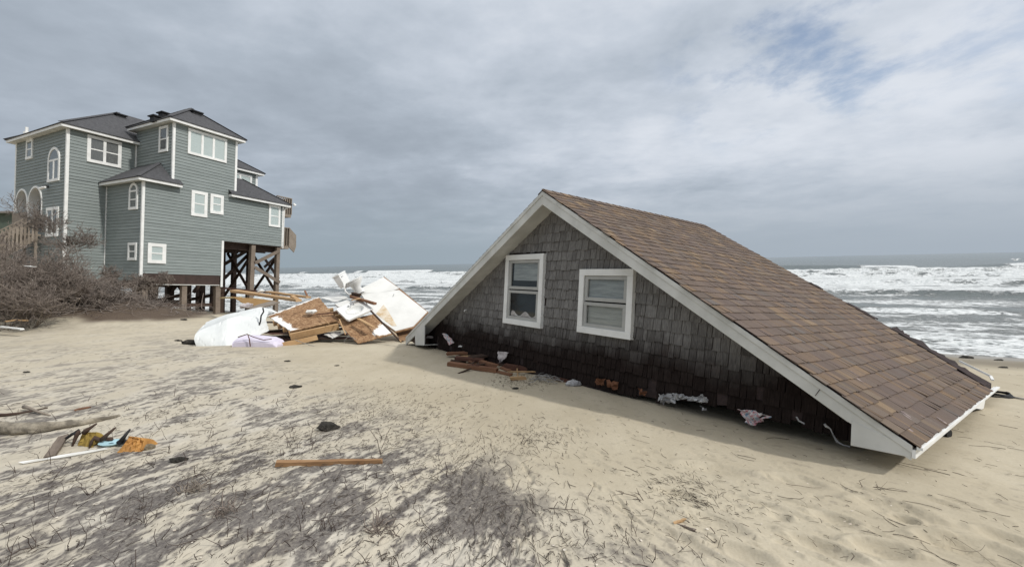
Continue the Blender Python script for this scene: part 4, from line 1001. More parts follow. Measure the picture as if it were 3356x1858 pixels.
# ------------------------------------------------------------------ the heap of wreckage between the houses
def osb_mat():
    m, N, b = mat_base('strand_board'); o = objc(N)
    v = N.n('ShaderNodeTexVoronoi', feature='F1', inp={'Scale': 26.0, 'Randomness': 1.0}); N.link(N.mapping(o, (1, 2.2, 1.6), (0, 0, 0), (.4, .3, .9)), v.inputs['Vector'])
    sp = N.n('ShaderNodeSeparateColor'); N.link(v.outputs['Color'], sp.inputs[0]); n = N.noise(o, 1.8, 5, .65); st = N.noise(N.mapping(o, (1, 1, 1)), 7, 5, .7)
    f = N.math('ADD', N.math('MULTIPLY', sp.outputs[0], .30), N.math('ADD', N.math('MULTIPLY', n, .55), N.math('MULTIPLY', st, .30)))
    col = N.ramp(f, [(.30, (.095, .052, .028)), (.52, (.235, .135, .072)), (.68, (.36, .225, .125)), (.85, (.48, .34, .21))])
    p = N.n('ShaderNodeAttribute', attribute_name='paint').outputs['Fac']
    pm = N.ss(N.math('ADD', p, N.math('MULTIPLY', N.math('SUBTRACT', st, .5), 1.2)), .42, .60)
    col = N.mix(pm, col, (.78, .765, .73))
    setin(N, b, 'Base Color', col); setin(N, b, 'Roughness', .85); setin(N, b, 'Specular IOR Level', .2); bump(N, b, st, .3, .008); return m
M_osb = osb_mat()
M_osbraw = simple('raw_strand_board', (.33, .20, .11), (.19, .11, .06), 11, .85, (1, 2, 1))
M_stain = simple('torn_wallboard_face', (.66, .60, .50), (.50, .36, .20), 6, .8)
c5 = lambda x, y: (600 + x / 3.0306, 850 + y / 3.0306)
c2 = lambda x, y: (1300 + x / 2.862, 1050 + y / 2.862)
c6 = lambda x, y: (x / 3.566, 1200 + y / 3.566)

def plane3(a):
    P = [at(*p[0], p[1]) for p in a]; n = (P[1] - P[0]).cross(P[2] - P[0]).normalized()
    if n.dot(EYE - P[0]) < 0: n = -n
    return P[0], n
def hit(px, py, o, n): d = ray(px, py); return EYE + d * ((o - EYE).dot(n) / d.dot(n))
def slab(px4, o, n, th, mat, name, parent=None, div=1, paint=None, jag=.0, off=0.0, seed=1):
    """a board whose outline is given on the plane (o, n) facing us, th thick behind it"""
    R = random.Random(seed); P = [hit(*p, o, n) + n * off for p in px4]
    if div > 1:
        rows = []; at_ = []
        for i in range(div + 1):
            a = i / div; l = P[0].lerp(P[3], a); r = P[1].lerp(P[2], a); row = []
            for j in range(div + 1):
                q = l.lerp(r, j / div); e = (i in (0, div)) + (j in (0, div))
                if e and jag: q = q + (l - r).normalized() * R.gauss(0, jag) + (P[0] - P[3]).normalized() * R.gauss(0, jag)
                row.append(q); at_.append(paint(j / div, i / div) if paint else 0.0)
            rows.append(row)
        b = MB(); b.grid(rows); ob = b.obj(name, mat, parent); me = ob.data
        A = me.attributes.new('paint', 'FLOAT', 'POINT'); A.data.foreach_set('value', at_)
        s = ob.modifiers.new('thick', 'SOLIDIFY'); s.thickness = th
        # the solidified side must lie away from us
        s.offset = -1.0 if me.polygons[0].normal.dot(n) > 0 else 1.0
        return ob
    b = MB(); b.prism(P, -n * th); return b.obj(name, mat, parent)
def tbeam(name, label, cat, p0, p1, w, h, mat, group=None, upv=(0, 0, 1), w1=None):
    """a single timber as its own thing; p = (px, py, depth) or a point"""
    A = at(*p0) if not isinstance(p0, Vector) else p0; B = at(*p1) if not isinstance(p1, Vector) else p1
    L = (B - A).length; q = (B - A).to_track_quat('X', 'Z').to_matrix(); b = MB(); R = random.Random(int(abs(A.x * 991 + B.y * 77)))
    n = 5; w1 = w if w1 is None else w1                          # along local X, with slightly broken ends
    pts = []
    for i in range(n + 1):
        f = i / n; ww = w + (w1 - w) * f; e = .04 if i in (0, n) else .004
        pts.append([(L * f + R.gauss(0, e * .5), sa * ww / 2 + R.gauss(0, .002), sb * h / 2 + R.gauss(0, .002)) for sa, sb in ((-1, -1), (1, -1), (1, 1), (-1, 1))])
    b.grid(pts, closed=True); k = len(b.v); b.f += [(3, 2, 1, 0), (k - 4, k - 3, k - 2, k - 1)]; b.m += [0, 0]
    o = b.obj(name, mat, None, local=True); o.matrix_world = Matrix.Translation(A) @ q.to_4x4()
    return tag(o, label, cat, group)

def build_heap():
    # broken piece of floor: strand board on joists
    o, n = plane3([(c5(840, 560), 11.3), (c5(1075, 715), 10.6), (c5(1545, 605), 11.25)])
    base = hit(*c5(1200, 600), o, n); fl = thing('floor_section', 'broken floor piece of brown strand board with white paint patches, lying on joists', 'floor section', (base.x, base.y, tz(base.x, base.y)))
    pt = lambda u, v: max(0, 1 - abs(v - .02) * 2.2 - abs(u - .35) * .25) * .95 * (u < .9) if False else max(max(0, .95 - u * 5.0) * (.45 + .55 * (v < .8)), max(0, .72 - abs(v - .99) * 9) * (.3 + (u < .75)), .30 * math.exp(-((u - .75) / .2) ** 2 - ((v - .85) / .2) ** 2))
    slab([c5(840, 560), c5(1075, 715), c5(1545, 605), c5(1345, 372)], o, n, .022, M_osb, 'deck_board', fl, 24, lambda u, v: max(max(0, .9 - v * 3.2) * (.2 + .8 * (.15 < u < 1.0)) , max(0, .85 - u * 7) * .8), .008)
    back = (hit(*c5(1345, 372), o, n) - hit(*c5(1545, 605), o, n)).normalized()
    for (x, y) in [(888, 606), (932, 636), (984, 668), (1045, 704)]:
        p = hit(*c5(x, y), o, n) - n * .085; b = MB(); b.beam(p - back * .02, p + (hit(*c5(1545, 605), o, n) - hit(*c5(1075, 715), o, n)).normalized() * 1.5, .05, .13, n); b.obj('joist', M_pine, fl)
    b = MB(); b.beam(at(*c5(1066, 768), 10.55), at(*c5(1545, 666), 11.15), .05, .165, n); b.obj('rim_joist', M_pine, fl)
    # second sheet, fallen toward us
    o2, n2 = plane3([(c5(1530, 615), 11.15), (c5(1735, 835), 10.55), (c5(2097, 737), 11.1)])
    s = slab([c5(1530, 615), c5(1735, 835), c5(2097, 737), c5(1890, 545)], o2, n2, .022, M_osb, 'strand_board', None, 24, lambda u, v: .95 * math.exp(-((u - .80) / .22) ** 2 - ((v - .78) / .30) ** 2) * (u < .99) + .4 * math.exp(-((u - .55) / .25) ** 2 - ((v - 1.0) / .2) ** 2), .006)
    tag(s, 'brown strand board sheet tilted in front of the heap, its lower right corner painted white', 'strand board')
    s = slab([c5(2105, 718), c5(2160, 806), c5(2205, 795), c5(2290, 668)], *plane3([(c5(2105, 718), 11.7), (c5(2165, 800), 11.2), (c5(2285, 672), 12.0)]), .02, M_osbraw, 'strand_board', None, 6, None, .01)
    tag(s, 'small raw brown board corner under the big white wall panel', 'strand board')
    # large white wall sections on sheathing
    ow, nw = plane3([(c5(1990, 178), 13.6), (c5(2425, 520), 12.2), (c5(1900, 560), 11.75)])
    for nm, lab, px, pb in (('wall_section', 'largest white wall panel, backed with brown sheathing, sloping down beside the fallen gable', [c5(1770, 345), c5(1905, 565), c5(2110, 710), c5(2287, 664), c5(2425, 520), c5(2146, 303)], [c5(1775, 350), c5(1905, 570), c5(2110, 716), c5(2290, 674), c5(2437, 520), c5(2158, 288)]),
                            ('wall_section', 'white wall panel piece behind the toilet, cracked off the larger panel below', [c5(1650, 345), c5(1770, 340), c5(2060, 318), c5(2146, 287), c5(1990, 178)], [c5(1655, 350), c5(1768, 347), c5(2060, 324), c5(2160, 290), c5(1998, 168)])):
        p0 = hit(*px[0], ow, nw); t = thing(nm, lab, 'wall panel', (p0.x, p0.y, tz(p0.x, p0.y)))
        slab(px, ow, nw, .014, M_panel, 'wallboard', t); slab(pb, ow, nw, .035, M_osbraw, 'sheathing', t, off=-.016)
        if 'largest' in lab:
            slab([c5(1992, 452), c5(2030, 500), c5(2122, 662), c5(2080, 664), c5(1960, 575), c5(1915, 540)], ow, nw, .004, M_stain, 'torn_patch', t, off=.006)
            b = MB(); b.tube([hit(*c5(x, y), ow, nw) + nw * .003 for x, y in [(2095, 345), (2082, 372)]], .006, 5); b.obj('scratch', M_black, t)
    s = slab([c5(1370, 382), c5(1500, 422), c5(1640, 382), c5(1530, 330)], *plane3([(c5(1370, 382), 12.6), (c5(1500, 422), 12.2), (c5(1640, 382), 12.5)]), .014, M_panel, 'wallboard', None, 5, None, .012)
    tag(s, 'small white wallboard piece behind the brown floor section', 'wallboard')
    s = slab([c5(1508, 442), c5(1545, 472), c5(1668, 436), c5(1642, 396)], *plane3([(c5(1508, 442), 11.75), (c5(1545, 472), 11.6), (c5(1668, 436), 11.8)]), .05, M_panel, 'drawer_front')
    tag(s, 'narrow white drawer front lying just behind the sink top', 'drawer front')
    s = slab([c5(1408, 745), c5(1482, 782), c5(1592, 737), c5(1520, 716)], *plane3([(c5(1408, 745), 11.0), (c5(1482, 782), 10.8), (c5(1592, 737), 11.2)]), .014, M_panel, 'wallboard', None, 4, None, .012)
    tag(s, 'white wallboard scrap in the dark gap under the floor section', 'wallboard')
    # sink top
    ov, nv = plane3([(c5(1635, 605), 10.95), (c5(1515, 490), 11.35), (c5(1890, 490), 11.5)])
    Q = [hit(*c5(x, y), ov, nv) for x, y in [(1515, 490), (1635, 607), (1892, 492), (1747, 392)]]
    cc = hit(*c5(1708, 498), ov, nv); ax = (Q[2] - Q[1]); ay = (Q[0] - Q[1]); axn = ax.normalized(); ayn = nv.cross(axn).normalized()
    t = thing('vanity_top', 'white vanity top with a round basin, tilted toward us on the brown boards', 'sink', (cc.x, cc.y, cc.z - .1))
    N_ = 32; el = []; outer = []
    rx, ry = .24, .19
    for i in range(N_):
        an = 2 * math.pi * i / N_; d = axn * math.cos(an) * rx + ayn * math.sin(an) * ry; el.append(d)
        best = None
        for k in range(4):                                        # where the ray from the basin centre leaves the slab
            A, B = Q[k], Q[(k + 1) % 4]; e = B - A; nn = e.cross(nv); den = d.dot(nn)
            if abs(den) < 1e-9: continue
            tt = (A - cc).dot(nn) / den
            if tt > 0 and (best is None or tt < best): best = tt
        outer.append(cc + d * best)
    b = MB(); b.grid([[p - nv * .05 for p in outer], outer, [cc + d for d in el]], closed=True); b.obj('counter', M_porc, t)
    b = MB(); b.grid([[cc + d * k - nv * z for d in el] for k, z in [(1.04, -.004), (1.0, -.012), (.97, .0), (.93, .05), (.8, .10), (.5, .13), (.1, .14)]], closed=True); b.obj('basin', M_porc, t, smooth=True)
    b = MB(); b.tube([cc - nv * .137, cc - nv * .125], .022, 12); b.obj('drain', M_metal, t)
    fp = hit(*c5(1668, 462), ov, nv); b = MB(); b.tube([fp, fp + nv * .07, fp + nv * .09 + (cc - fp).normalized() * .10], .013, 8); b.tube([fp - axn * .08, fp - axn * .08 + nv * .05], .016, 8); b.tube([fp + axn * .08, fp + axn * .08 + nv * .05], .016, 8); b.obj('faucet', M_metal, t, smooth=True)
    # toilet, leaning back
    bp = at(*c5(1752, 335), 12.7)
    Rt = Matrix.Rotation(math.radians(-25), 3, 'Y') @ Matrix.Rotation(math.radians(10), 3, 'X') @ Matrix.Rotation(math.radians(-8), 3, 'Z')
    t = thing('toilet', 'white toilet perched on top of the wreckage, tank leaning left', 'toilet', bp, Rt)
    b = MB(); sec = []
    for z, cx, rx, ry in [(0, .02, .17, .11), (.03, .02, .165, .105), (.16, .0, .12, .09), (.26, .04, .17, .13), (.36, .07, .235, .175), (.40, .07, .24, .18)]:
        sec.append([(cx + rx * math.cos(2 * math.pi * i / 24) * (1.0 if math.cos(2 * math.pi * i / 24) > 0 else .9), ry * math.sin(2 * math.pi * i / 24), z) for i in range(24)])
    sec.append([(.07 + .16 * math.cos(2 * math.pi * i / 24), .11 * math.sin(2 * math.pi * i / 24), .40) for i in range(24)]); sec.append([(.07 + .1 * math.cos(2 * math.pi * i / 24), .07 * math.sin(2 * math.pi * i / 24), .28) for i in range(24)])
    b.grid(sec, closed=True); b.obj('bowl', M_porc, t, local=True, smooth=True)
    b = MB(); ring = [[(.07 + (rx) * math.cos(2 * math.pi * i / 24), ry * math.sin(2 * math.pi * i / 24), z) for i in range(24)] for rx, ry, z in [(.25, .19, .402), (.255, .195, .415), (.25, .19, .43), (.05, .04, .434)]]; b.grid(ring, closed=True); b.obj('lid', M_porc, t, local=True, smooth=True)
    b = MB(); sec = []
    for z, w, d in [(.36, .17, .075), (.40, .20, .09), (.60, .215, .10), (.72, .22, .102), (.72, .235, .115), (.755, .235, .115), (.77, .21, .09)]:
        sec.append([(-.26 + d * sx, w * sy, z) for sx, sy in ((-1, -.93), (-.9, -1), (.9, -1), (1, -.93), (1, .93), (.9, 1), (-.9, 1), (-1, .93))])
    b.grid(sec, closed=True); k = len(b.v); b.f.append(tuple(range(k - 8, k))); b.m.append(0); b.box((-.26, -.10, .30), (-.08, .10, .40)); b.obj('tank', M_porc, t, local=True)
    b = MB(); b.tube([(-.155, -.16, .66), (-.12, -.16, .66), (-.12, -.10, .65)], .009, 6); b.obj('flush_handle', M_metal, t, local=True)
    b = MB(); b.tube([at(*c5(x, y), 12.3) for x, y in [(1595, 232), (1600, 275), (1612, 318), (1650, 352)]], .022, 8); s = b.obj('pipe', M_white, None, smooth=True); tag(s, 'white drain pipe stub beside the toilet', 'pipe')
    # crumpled tub surround at the left end
    def rs(pts, n):
        P = [at(*c5(x, y), Y) for x, y, Y in pts]; d = [0]
        for i in range(1, len(P)): d.append(d[-1] + (P[i] - P[i - 1]).length)
        o_ = []
        for k in range(n):
            s_ = d[-1] * k / (n - 1); i = max(j for j in range(len(d) - 1) if d[j] <= s_ + 1e-9); o_.append(P[i].lerp(P[i + 1], (s_ - d[i]) / (d[i + 1] - d[i] + 1e-9)))
        return o_
    n_ = 46
    lowc = rs([(140, 876, 10.15), (300, 872, 10.15), (440, 865, 10.2), (560, 840, 10.45), (700, 790, 10.7), (770, 755, 10.85), (853, 705, 11.1)], n_)
    midc = rs([(127, 735, 10.25), (185, 695, 10.4), (330, 640, 10.65), (440, 588, 10.8), (560, 560, 11.0), (680, 570, 11.1), (760, 560, 11.2), (840, 560, 11.4)], n_)
    topc = rs([(135, 722, 10.4), (232, 622, 10.8), (330, 582, 11.0), (430, 546, 11.2), (560, 520, 11.4), (680, 492, 11.6), (780, 473, 11.75), (842, 516, 11.7)], n_)
    rows = []
    for i in range(17):
        a = i / 10; row = []
        for j in range(n_):
            if i <= 10: q = lowc[j].lerp(midc[j], a); nb = math.sin(math.pi * a) * .06
            else: q = midc[j].lerp(topc[j], (i - 10) / 6); nb = math.sin(math.pi * (i - 10) / 6) * -.02
            w = float(fbm(np.array([j * .16]), np.array([i * .30]), 211, 3)[0]) - .5; f = abs(float(fbm(np.array([j * .11 + i * .10]), np.array([i * .12 - j * .05]), 215, 2)[0]) - .5)
            amp = .030 + .28 * sstep(np.array(j / n_), .74, .92)
            q = q + Vector((-.25, -.9, .3)) * (nb + w * amp * .6 - max(0, .035 - f) * .5)
            row.append(q)
        rows.append(row)
    rows.append([q + Vector((.10, .35, -.10)) for q in rows[-1]])
    b = MB(); b.grid(rows); s = b.obj('tub_surround', M_fibre, None); tag(s, 'crumpled white tub surround shell lying at the left end of the heap', 'tub surround')
    sm = s.modifiers.new('thick', 'SOLIDIFY'); sm.thickness = .012
    b = MB(); b.tube([at(*c5(x, y), 11.0) for x, y in [(792, 480), (800, 520), (775, 560), (770, 610), (758, 650)]], .018, 6); s = b.obj('strap', M_black); tag(s, 'dark strap hanging over the crumpled white tub surround', 'strap')
    # lilac foam block
    P0, P1 = at(*c5(497, 868), 9.95), at(*c5(850, 880), 9.95); ex = (P1 - P0).normalized(); ey = Vector((ex.y * -1, ex.x, 0)).normalized(); L = (P1 - P0).length
    sec = []
    for f, h0, h1, dd in [(-.02, .10, .16, .3), (.0, .12, .25, .42), (.10, .14, .27, .45), (.5, .15, .25, .5), (.9, .14, .22, .5), (1.12, .10, .16, .45), (1.22, .03, .08, .4)]:
        c = P0 + ex * (L * f); c.z = tz(c.x, c.y) - .05
        sec.append([c + Vector((0, 0, 0)), c + Vector((0, 0, h0 + .02)), c + ey * .06 + Vector((0, 0, h0 + .07)), c + ey * dd * .6 + Vector((0, 0, h1)), c + ey * dd + Vector((0, 0, h1 * .95)), c + ey * dd])
    b = MB(); b.grid(sec, closed=True); k = len(b.v); b.f += [tuple(range(6)), tuple(range(k - 6, k))]; b.m += [0, 0]
    s = b.obj('foam_block', M_lilac, None, smooth=False, bevel=.02); tag(s, 'pale lilac foam block half buried in front of the white tub surround', 'foam block')
    b = MB(); b.tube([at(*c5(x, y), 9.9) for x, y in [(545, 772), (640, 742), (658, 790), (668, 865)]], .012, 5); b.tube([at(*c5(x, y), 9.93) for x, y in [(640, 745), (700, 770), (800, 800), (880, 790)]], .010, 5); s = b.obj('wire', M_wetbrown); tag(s, 'rusty wire looped over the lilac foam block', 'wire')
    # loose timbers: each its own thing
    T = lambda lab, a, b_, w, h, m, cat='plank', nm='plank', **k: tbeam(nm, lab, cat, (*c5(a[0], a[1]), a[2]), (*c5(b_[0], b_[1]), b_[2]), w, h, m, **k)
    T('long brown beam lying on the sand along the front of the heap', (850, 882, 10.05), (1330, 775, 10.8), .05, .12, M_pine, 'beam', 'beam')
    T('short tan plank lying on the strand board below the sink top', (1738, 588, 10.95), (1885, 668, 10.75), .10, .025, M_pine)
    T('long dark trim strip running down the right side of the heap to the sand', (1862, 508, 11.2), (2168, 822, 10.3), .035, .03, M_dkwood, 'trim strip', 'trim_strip')
    T('pale thin lath standing in the sand at the heap\'s right foot', (2095, 735, 10.6), (2170, 825, 10.25), .02, .02, M_pine, 'lath', 'lath')
    T('brown broken stud lying behind the sink top', (1668, 372, 11.95), (1905, 440, 11.45), .10, .06, M_plank, 'stud', 'stud')
    T('dark short block above the broken stud behind the sink', (1690, 345, 12.1), (1745, 360, 12.0), .10, .10, M_dkwood, 'block', 'wood_block')
    T('orange brown board end just behind the sink top', (1675, 405, 11.6), (1760, 385, 11.7), .16, .02, M_pine, 'board', 'board')
    T('thin brown stick lying on the floor section toward the sink', (1318, 548, 11.35), (1535, 524, 11.45), .04, .03, M_wetbrown, 'stick', 'stick')
    T('thin pale stick leaning between the two strand boards', (1553, 598, 10.95), (1610, 738, 10.5), .025, .02, M_pine, 'stick', 'stick')
    T('short pale stick on the front of the floor section', (1362, 563, 11.15), (1442, 632, 10.9), .02, .015, M_pine, 'stick', 'stick')
    T('wide tan beam on the far left of the heap, pointing at the stilt house', (498, 312, 14.6), (1150, 408, 12.6), .24, .07, M_pine, 'beam', 'beam', w1=.18)
    T('long board behind the wide tan beam', (840, 322, 14.0), (1245, 378, 12.9), .16, .05, M_pine, 'board', 'board')
    T('pale board end sticking out by the stilt house pile', (385, 382, 16.2), (560, 380, 15.2), .16, .05, simple('pale_yellow_wood', (.55, .45, .24), (.42, .32, .16), 6, .8), 'board', 'board')
    T('dark brown rail across the top of the far lumber', (410, 286, 15.6), (870, 330, 14.0), .05, .05, M_wetbrown, 'rail', 'rail')
    T('red brown splinter standing at the right end of the far lumber', (1212, 318, 13.2), (1238, 372, 13.0), .05, .03, M_plank, 'splinter', 'splinter')
    T('orange block nailed on top of the far lumber', (875, 325, 13.9), (935, 395, 13.5), .06, .05, M_pine, 'block', 'wood_block')
    T('small tan block at the right end of the wide beam', (1080, 372, 13.0), (1132, 402, 12.7), .12, .09, M_pine, 'block', 'wood_block')
    s = slab([c5(488, 368), c5(610, 445), c5(760, 462), c5(935, 412)], *plane3([(c5(488, 368), 14.4), (c5(610, 445), 13.4), (c5(935, 412), 12.9)]), .03, wood('amber_plywood', (.40, .25, .10), (.26, .15, .06)), 'plywood', None, 6, None, .03); tag(s, 'amber plywood sheet under the wide tan beam', 'plywood')
    s = slab([c5(640, 480), c5(720, 500), c5(960, 425), c5(880, 410)], *plane3([(c5(640, 480), 12.6), (c5(720, 500), 12.2), (c5(960, 425), 12.6)]), .03, M_greywood, 'plywood', None, 6, None, .02); tag(s, 'grey weathered plywood between the tub surround and the far lumber', 'plywood')
    def shard(name, label, cat, p, r, mat, sq, seed, group):
        R_ = random.Random(seed); bm = bmesh.new()
        for i in range(26):
            d = Vector((R_.gauss(0, 1), R_.gauss(0, 1), R_.gauss(0, 1))).normalized() * r * R_.uniform(.75, 1.12); bm.verts.new((d.x * sq[0], d.y * sq[1], max(d.z, -.5 * r) * sq[2]))
        bmesh.ops.convex_hull(bm, input=bm.verts[:]); lone = [v for v in bm.verts if not v.link_faces]; bmesh.ops.delete(bm, geom=lone, context='VERTS')
        me = bpy.data.meshes.new(name); bm.to_mesh(me); bm.free(); me.materials.append(mat); o = bpy.data.objects.new(name, me); COL.objects.link(o); o.location = p
        bv = o.modifiers.new('bevel', 'BEVEL'); bv.width = r * .12; bv.segments = 2; sb_ = o.modifiers.new('sub', 'SUBSURF'); sb_.subdivision_type = 'SIMPLE'; sb_.levels = 2; sb_.render_levels = 2
        tx = bpy.data.textures.new('lump_noise', 'CLOUDS'); tx.noise_scale = r * .6; dm = o.modifiers.new('rough', 'DISPLACE'); dm.texture = tx; dm.strength = r * .35; dm.texture_coords = 'GLOBAL'
        return tag(o, label, cat, group)
    def lump(name, label, cat, p, r, mat, sq=(1, 1, .6), seed=1, group=None, hull=True):
        if hull: return shard(name, label, cat, p, r, mat, sq, seed, group)
        b = MB(); nn = 14; mm = 9; rows = []
        for i in range(mm):
            th = math.pi * i / (mm - 1); row = []
            for j in range(nn):
                ph = 2 * math.pi * j / nn; d = Vector((math.sin(th) * math.cos(ph), math.sin(th) * math.sin(ph), math.cos(th)))
                k = r * (.72 + .62 * float(fbm(np.array([d.x * 1.7 + d.z * .8 + seed]), np.array([d.y * 1.7 + d.z * 1.1]), seed, 4)[0]))
                row.append((d.x * k * sq[0], d.y * k * sq[1], d.z * k * sq[2]))
            rows.append(row)
        b.grid(rows, closed=True); o = b.obj(name, mat, None, local=True, smooth=True); o.location = p; return tag(o, label, cat, group)
    globals()['lump'] = lump
    lump('foam_chunk', 'white foam chunk lying on the brown floor section', 'foam chunk', at(*c5(1268, 528), 11.35), .14, M_panel, (1.25, .8, .55), 31)
    lump('foam_chunk', 'small white foam chunk on the far lumber', 'foam chunk', at(*c5(775, 318), 13.9), .09, M_panel, (1.4, .8, .7), 33)
    lump('rag', 'crumpled brown and white rag under the far lumber', 'rag', at(*c5(640, 465), 12.9), .16, M_cloth, (1.4, 1, .7), 35)
    g = ground(*c5(85, 848)); lump('wood_chunk', 'dark wet wood chunk beside the left end of the tub surround', 'wood chunk', g + Vector((0, .1, .04)), .17, M_peat, (1.9, .7, .5), 37)
    # dark boards added to fill the shaded void underneath
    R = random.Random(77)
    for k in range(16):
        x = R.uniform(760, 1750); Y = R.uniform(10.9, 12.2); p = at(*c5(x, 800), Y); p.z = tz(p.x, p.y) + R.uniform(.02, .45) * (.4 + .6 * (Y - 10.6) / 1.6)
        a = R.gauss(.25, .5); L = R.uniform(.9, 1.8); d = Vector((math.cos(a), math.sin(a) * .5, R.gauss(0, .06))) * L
        tbeam('gap_fill_board', 'dark broken board added to fill the shaded void under the heap', 'board', p - d / 2, p + d / 2, R.uniform(.12, .3), R.uniform(.02, .05), M_dkwood if k % 3 else M_wetbrown, 'dark boards filling the shaded void under the heap')
    b = MB(); b.tube([at(*c5(x, y), 10.2) for x, y in [(1115, 800), (1180, 825), (1260, 850), (1320, 862)]], .008, 5); s = b.obj('cord', M_cable); tag(s, 'pale cord lying on the sand in front of the heap', 'cord')
    b = MB(); b.tube([at(*c5(x, y), 10.5) for x, y in [(1595, 832), (1610, 795), (1635, 770), (1690, 778), (1720, 800)]], .006, 5); s = b.obj('cord', M_cable); tag(s, 'thin grey cord looped under the second strand board', 'cord')
build_heap()

# ------------------------------------------------------------------ litter at the foot of the fallen gable
def gp2(x, y, lift=.02):
    g = ground(*c2(x, y)); return g + Vector((0, 0, lift))
def build_foot():
    def B(lab, a, b_, w, h, m, nm='board', cat='board', la=.03, lb=.03): return tbeam(nm, lab, cat, gp2(a[0], a[1], la), gp2(b_[0], b_[1], lb), w, h, m)
    B('red brown board by the white eave foot of the fallen gable', (270, 205), (450, 228), .16, .06, M_wetbrown, la=.10, lb=.10)
    B('long split brown beam in front of the gable litter', (492, 425), (942, 492), .10, .07, M_plank, 'beam', 'beam', .04, .04)
    B('brown board lying under the white metal strip', (470, 345), (890, 335), .15, .045, M_plank, la=.07, lb=.10)
    B('second brown board under the white metal strip', (580, 362), (800, 352), .10, .03, M_pine, la=.04, lb=.04)
    B('white metal strip lying on the brown boards', (575, 330), (830, 335), .05, .025, M_white, 'metal_strip', 'strip', .20, .22)
    B('white strip end tilted up against the shingles', (800, 330), (930, 300), .03, .02, M_white, 'metal_strip', 'strip', .14, .2)
    B('short brown offcut behind the long split beam', (790, 425), (940, 460), .09, .05, M_plank, 'offcut', 'offcut', .08, .06)
    B('thick round pole slanting down from the gable wall', (990, 415), (1195, 455), .06, .06, M_plank, 'pole', 'pole', .10, .05)
    B('red brown plank against the gable wall, right of the pole', (1200, 462), (1420, 510), .16, .03, M_wetbrown, 'plank', 'plank', .06, .05)
    B('long pale lath lying in front of the gable wall', (1050, 508), (1620, 515), .022, .018, M_pine, 'lath', 'lath', .05, .06)
    B('short upright pale lath crossing the long one', (1138, 548), (1130, 478), .02, .02, M_pine, 'lath', 'lath', .02, .05)
    B('short tan block in front of the crossing laths', (1070, 562), (1195, 556), .05, .05, M_pine, 'wood_block', 'block')
    B('brown plank half under the gable wall, right of the cables', (1500, 560), (1900, 618), .14, .05, M_wetbrown, 'plank', 'plank', .03, .02)
    B('amber plank behind the tangled cables', (1540, 548), (1760, 560), .10, .03, M_plank, 'plank', 'plank', .05, .05)
    B('small dark stick in front of the split beam', (575, 498), (690, 470), .03, .02, M_dkwood, 'stick', 'stick', .0, .03)
    B('small pale stick between beam and boards', (640, 400), (700, 375), .025, .02, M_white, 'stick', 'stick', .03, .05)
    B('brown chip beside the crossing laths', (945, 490), (1070, 520), .08, .025, M_plank, 'offcut', 'offcut', .02, .02)
    B('wide dark board sloping against the shingles behind the boards', (690, 400), (960, 372), .22, .04, M_dkwood, la=.10, lb=.14)
    B('dark red board lying behind the split beam', (560, 400), (800, 415), .14, .05, M_wetbrown, la=.10, lb=.08)
    B('brown post lying half under the wall, right of the torn cloth', (1010, 455), (1330, 500), .09, .09, M_wetbrown, 'post', 'post', .05, .05)
    B('dark sill board along the foot of the gable wall', (600, 292), (960, 372), .10, .12, M_dkwood, 'sill_board', 'board', .02, .02)
    R = random.Random(4)
    for i in range(16):
        x = R.uniform(520, 1150); y = R.uniform(392, 440) + (x - 520) * .10; a = R.uniform(-.3, .5); l = R.uniform(60, 130)
        tbeam('splinter', 'dark splinter among the boards at the gable foot', 'splinter', gp2(x, y, R.uniform(.02, .08)), gp2(x + l, y + l * .12 + R.uniform(-10, 10), R.uniform(.02, .08)), R.uniform(.03, .09), .02, R.choice([M_wetbrown, M_dkwood, M_plank]), 'splinters at the gable foot')
    # grey cable tangle
    b = MB()
    for i in range(9):
        x0 = R.uniform(1235, 1330); y0 = R.uniform(545, 585); pts = []
        for k in range(9):
            f = k / 8; pts.append(gp2(x0 + 260 * f + R.gauss(0, 8), y0 - 20 * math.sin(f * 3.1 + i) + R.gauss(0, 5), .02 + .06 * math.sin(f * 3.1) * R.uniform(.3, 1.2)))
        b.tube(pts, .006, 5)
    s = b.obj('cable_tangle', M_cable); tag(s, 'tangle of grey cables on the sand in front of the gable wall', 'cables')
    hang('cloth', 'dirty white torn cloth stuck under the gable shingles above the boards', 'cloth', [c2(948, 285), c2(1052, 300), c2(1000, 372), (c2(960, 398))], .22, M_cloth, .0, 9, 7, .02)
    hang('cloth', 'white and pink cloth caught by the white eave foot', 'cloth', [c2(428, 118), c2(470, 125), c2(545, 205), c2(490, 238)], .20, M_print, .0, 9, 7, .02)
    g = gp2(310, 160, .05); lump('cloth', 'small white rag on the board at the eave foot', 'rag', RMAT @ on_wreck(*c2(308, 158), .22), .07, M_cloth, (1.4, .6, .5), 41)
    lump('plastic_bag', 'small white plastic bag on the sand, right of the cables', 'bag', gp2(1655, 612, .03), .10, M_paper, (1.5, .8, .6), 43)
    lump('cloth', 'grey rag lying behind the red brown plank', 'rag', gp2(1385, 490, .06), .10, M_cloth, (1.4, .7, .5), 45)
    # right of the wreck: coil of black hose with a pale line, and a dark pipe under the eave
    g = ground(3268, 1297); t = thing('hose_coil', 'coil of black hose lying on the sand past the roof corner', 'hose', g)
    b = MB()
    for k in range(4):
        b.tube([g + Vector((.17 * math.cos(a / 20 * 2 * math.pi) * (1 - .08 * k), .15 * math.sin(a / 20 * 2 * math.pi) * (1 - .08 * k), .012 + .012 * k + .006 * math.sin(a * .9 + k))) for a in range(21)], .009, 6)
    b.obj('coil', M_black, t)
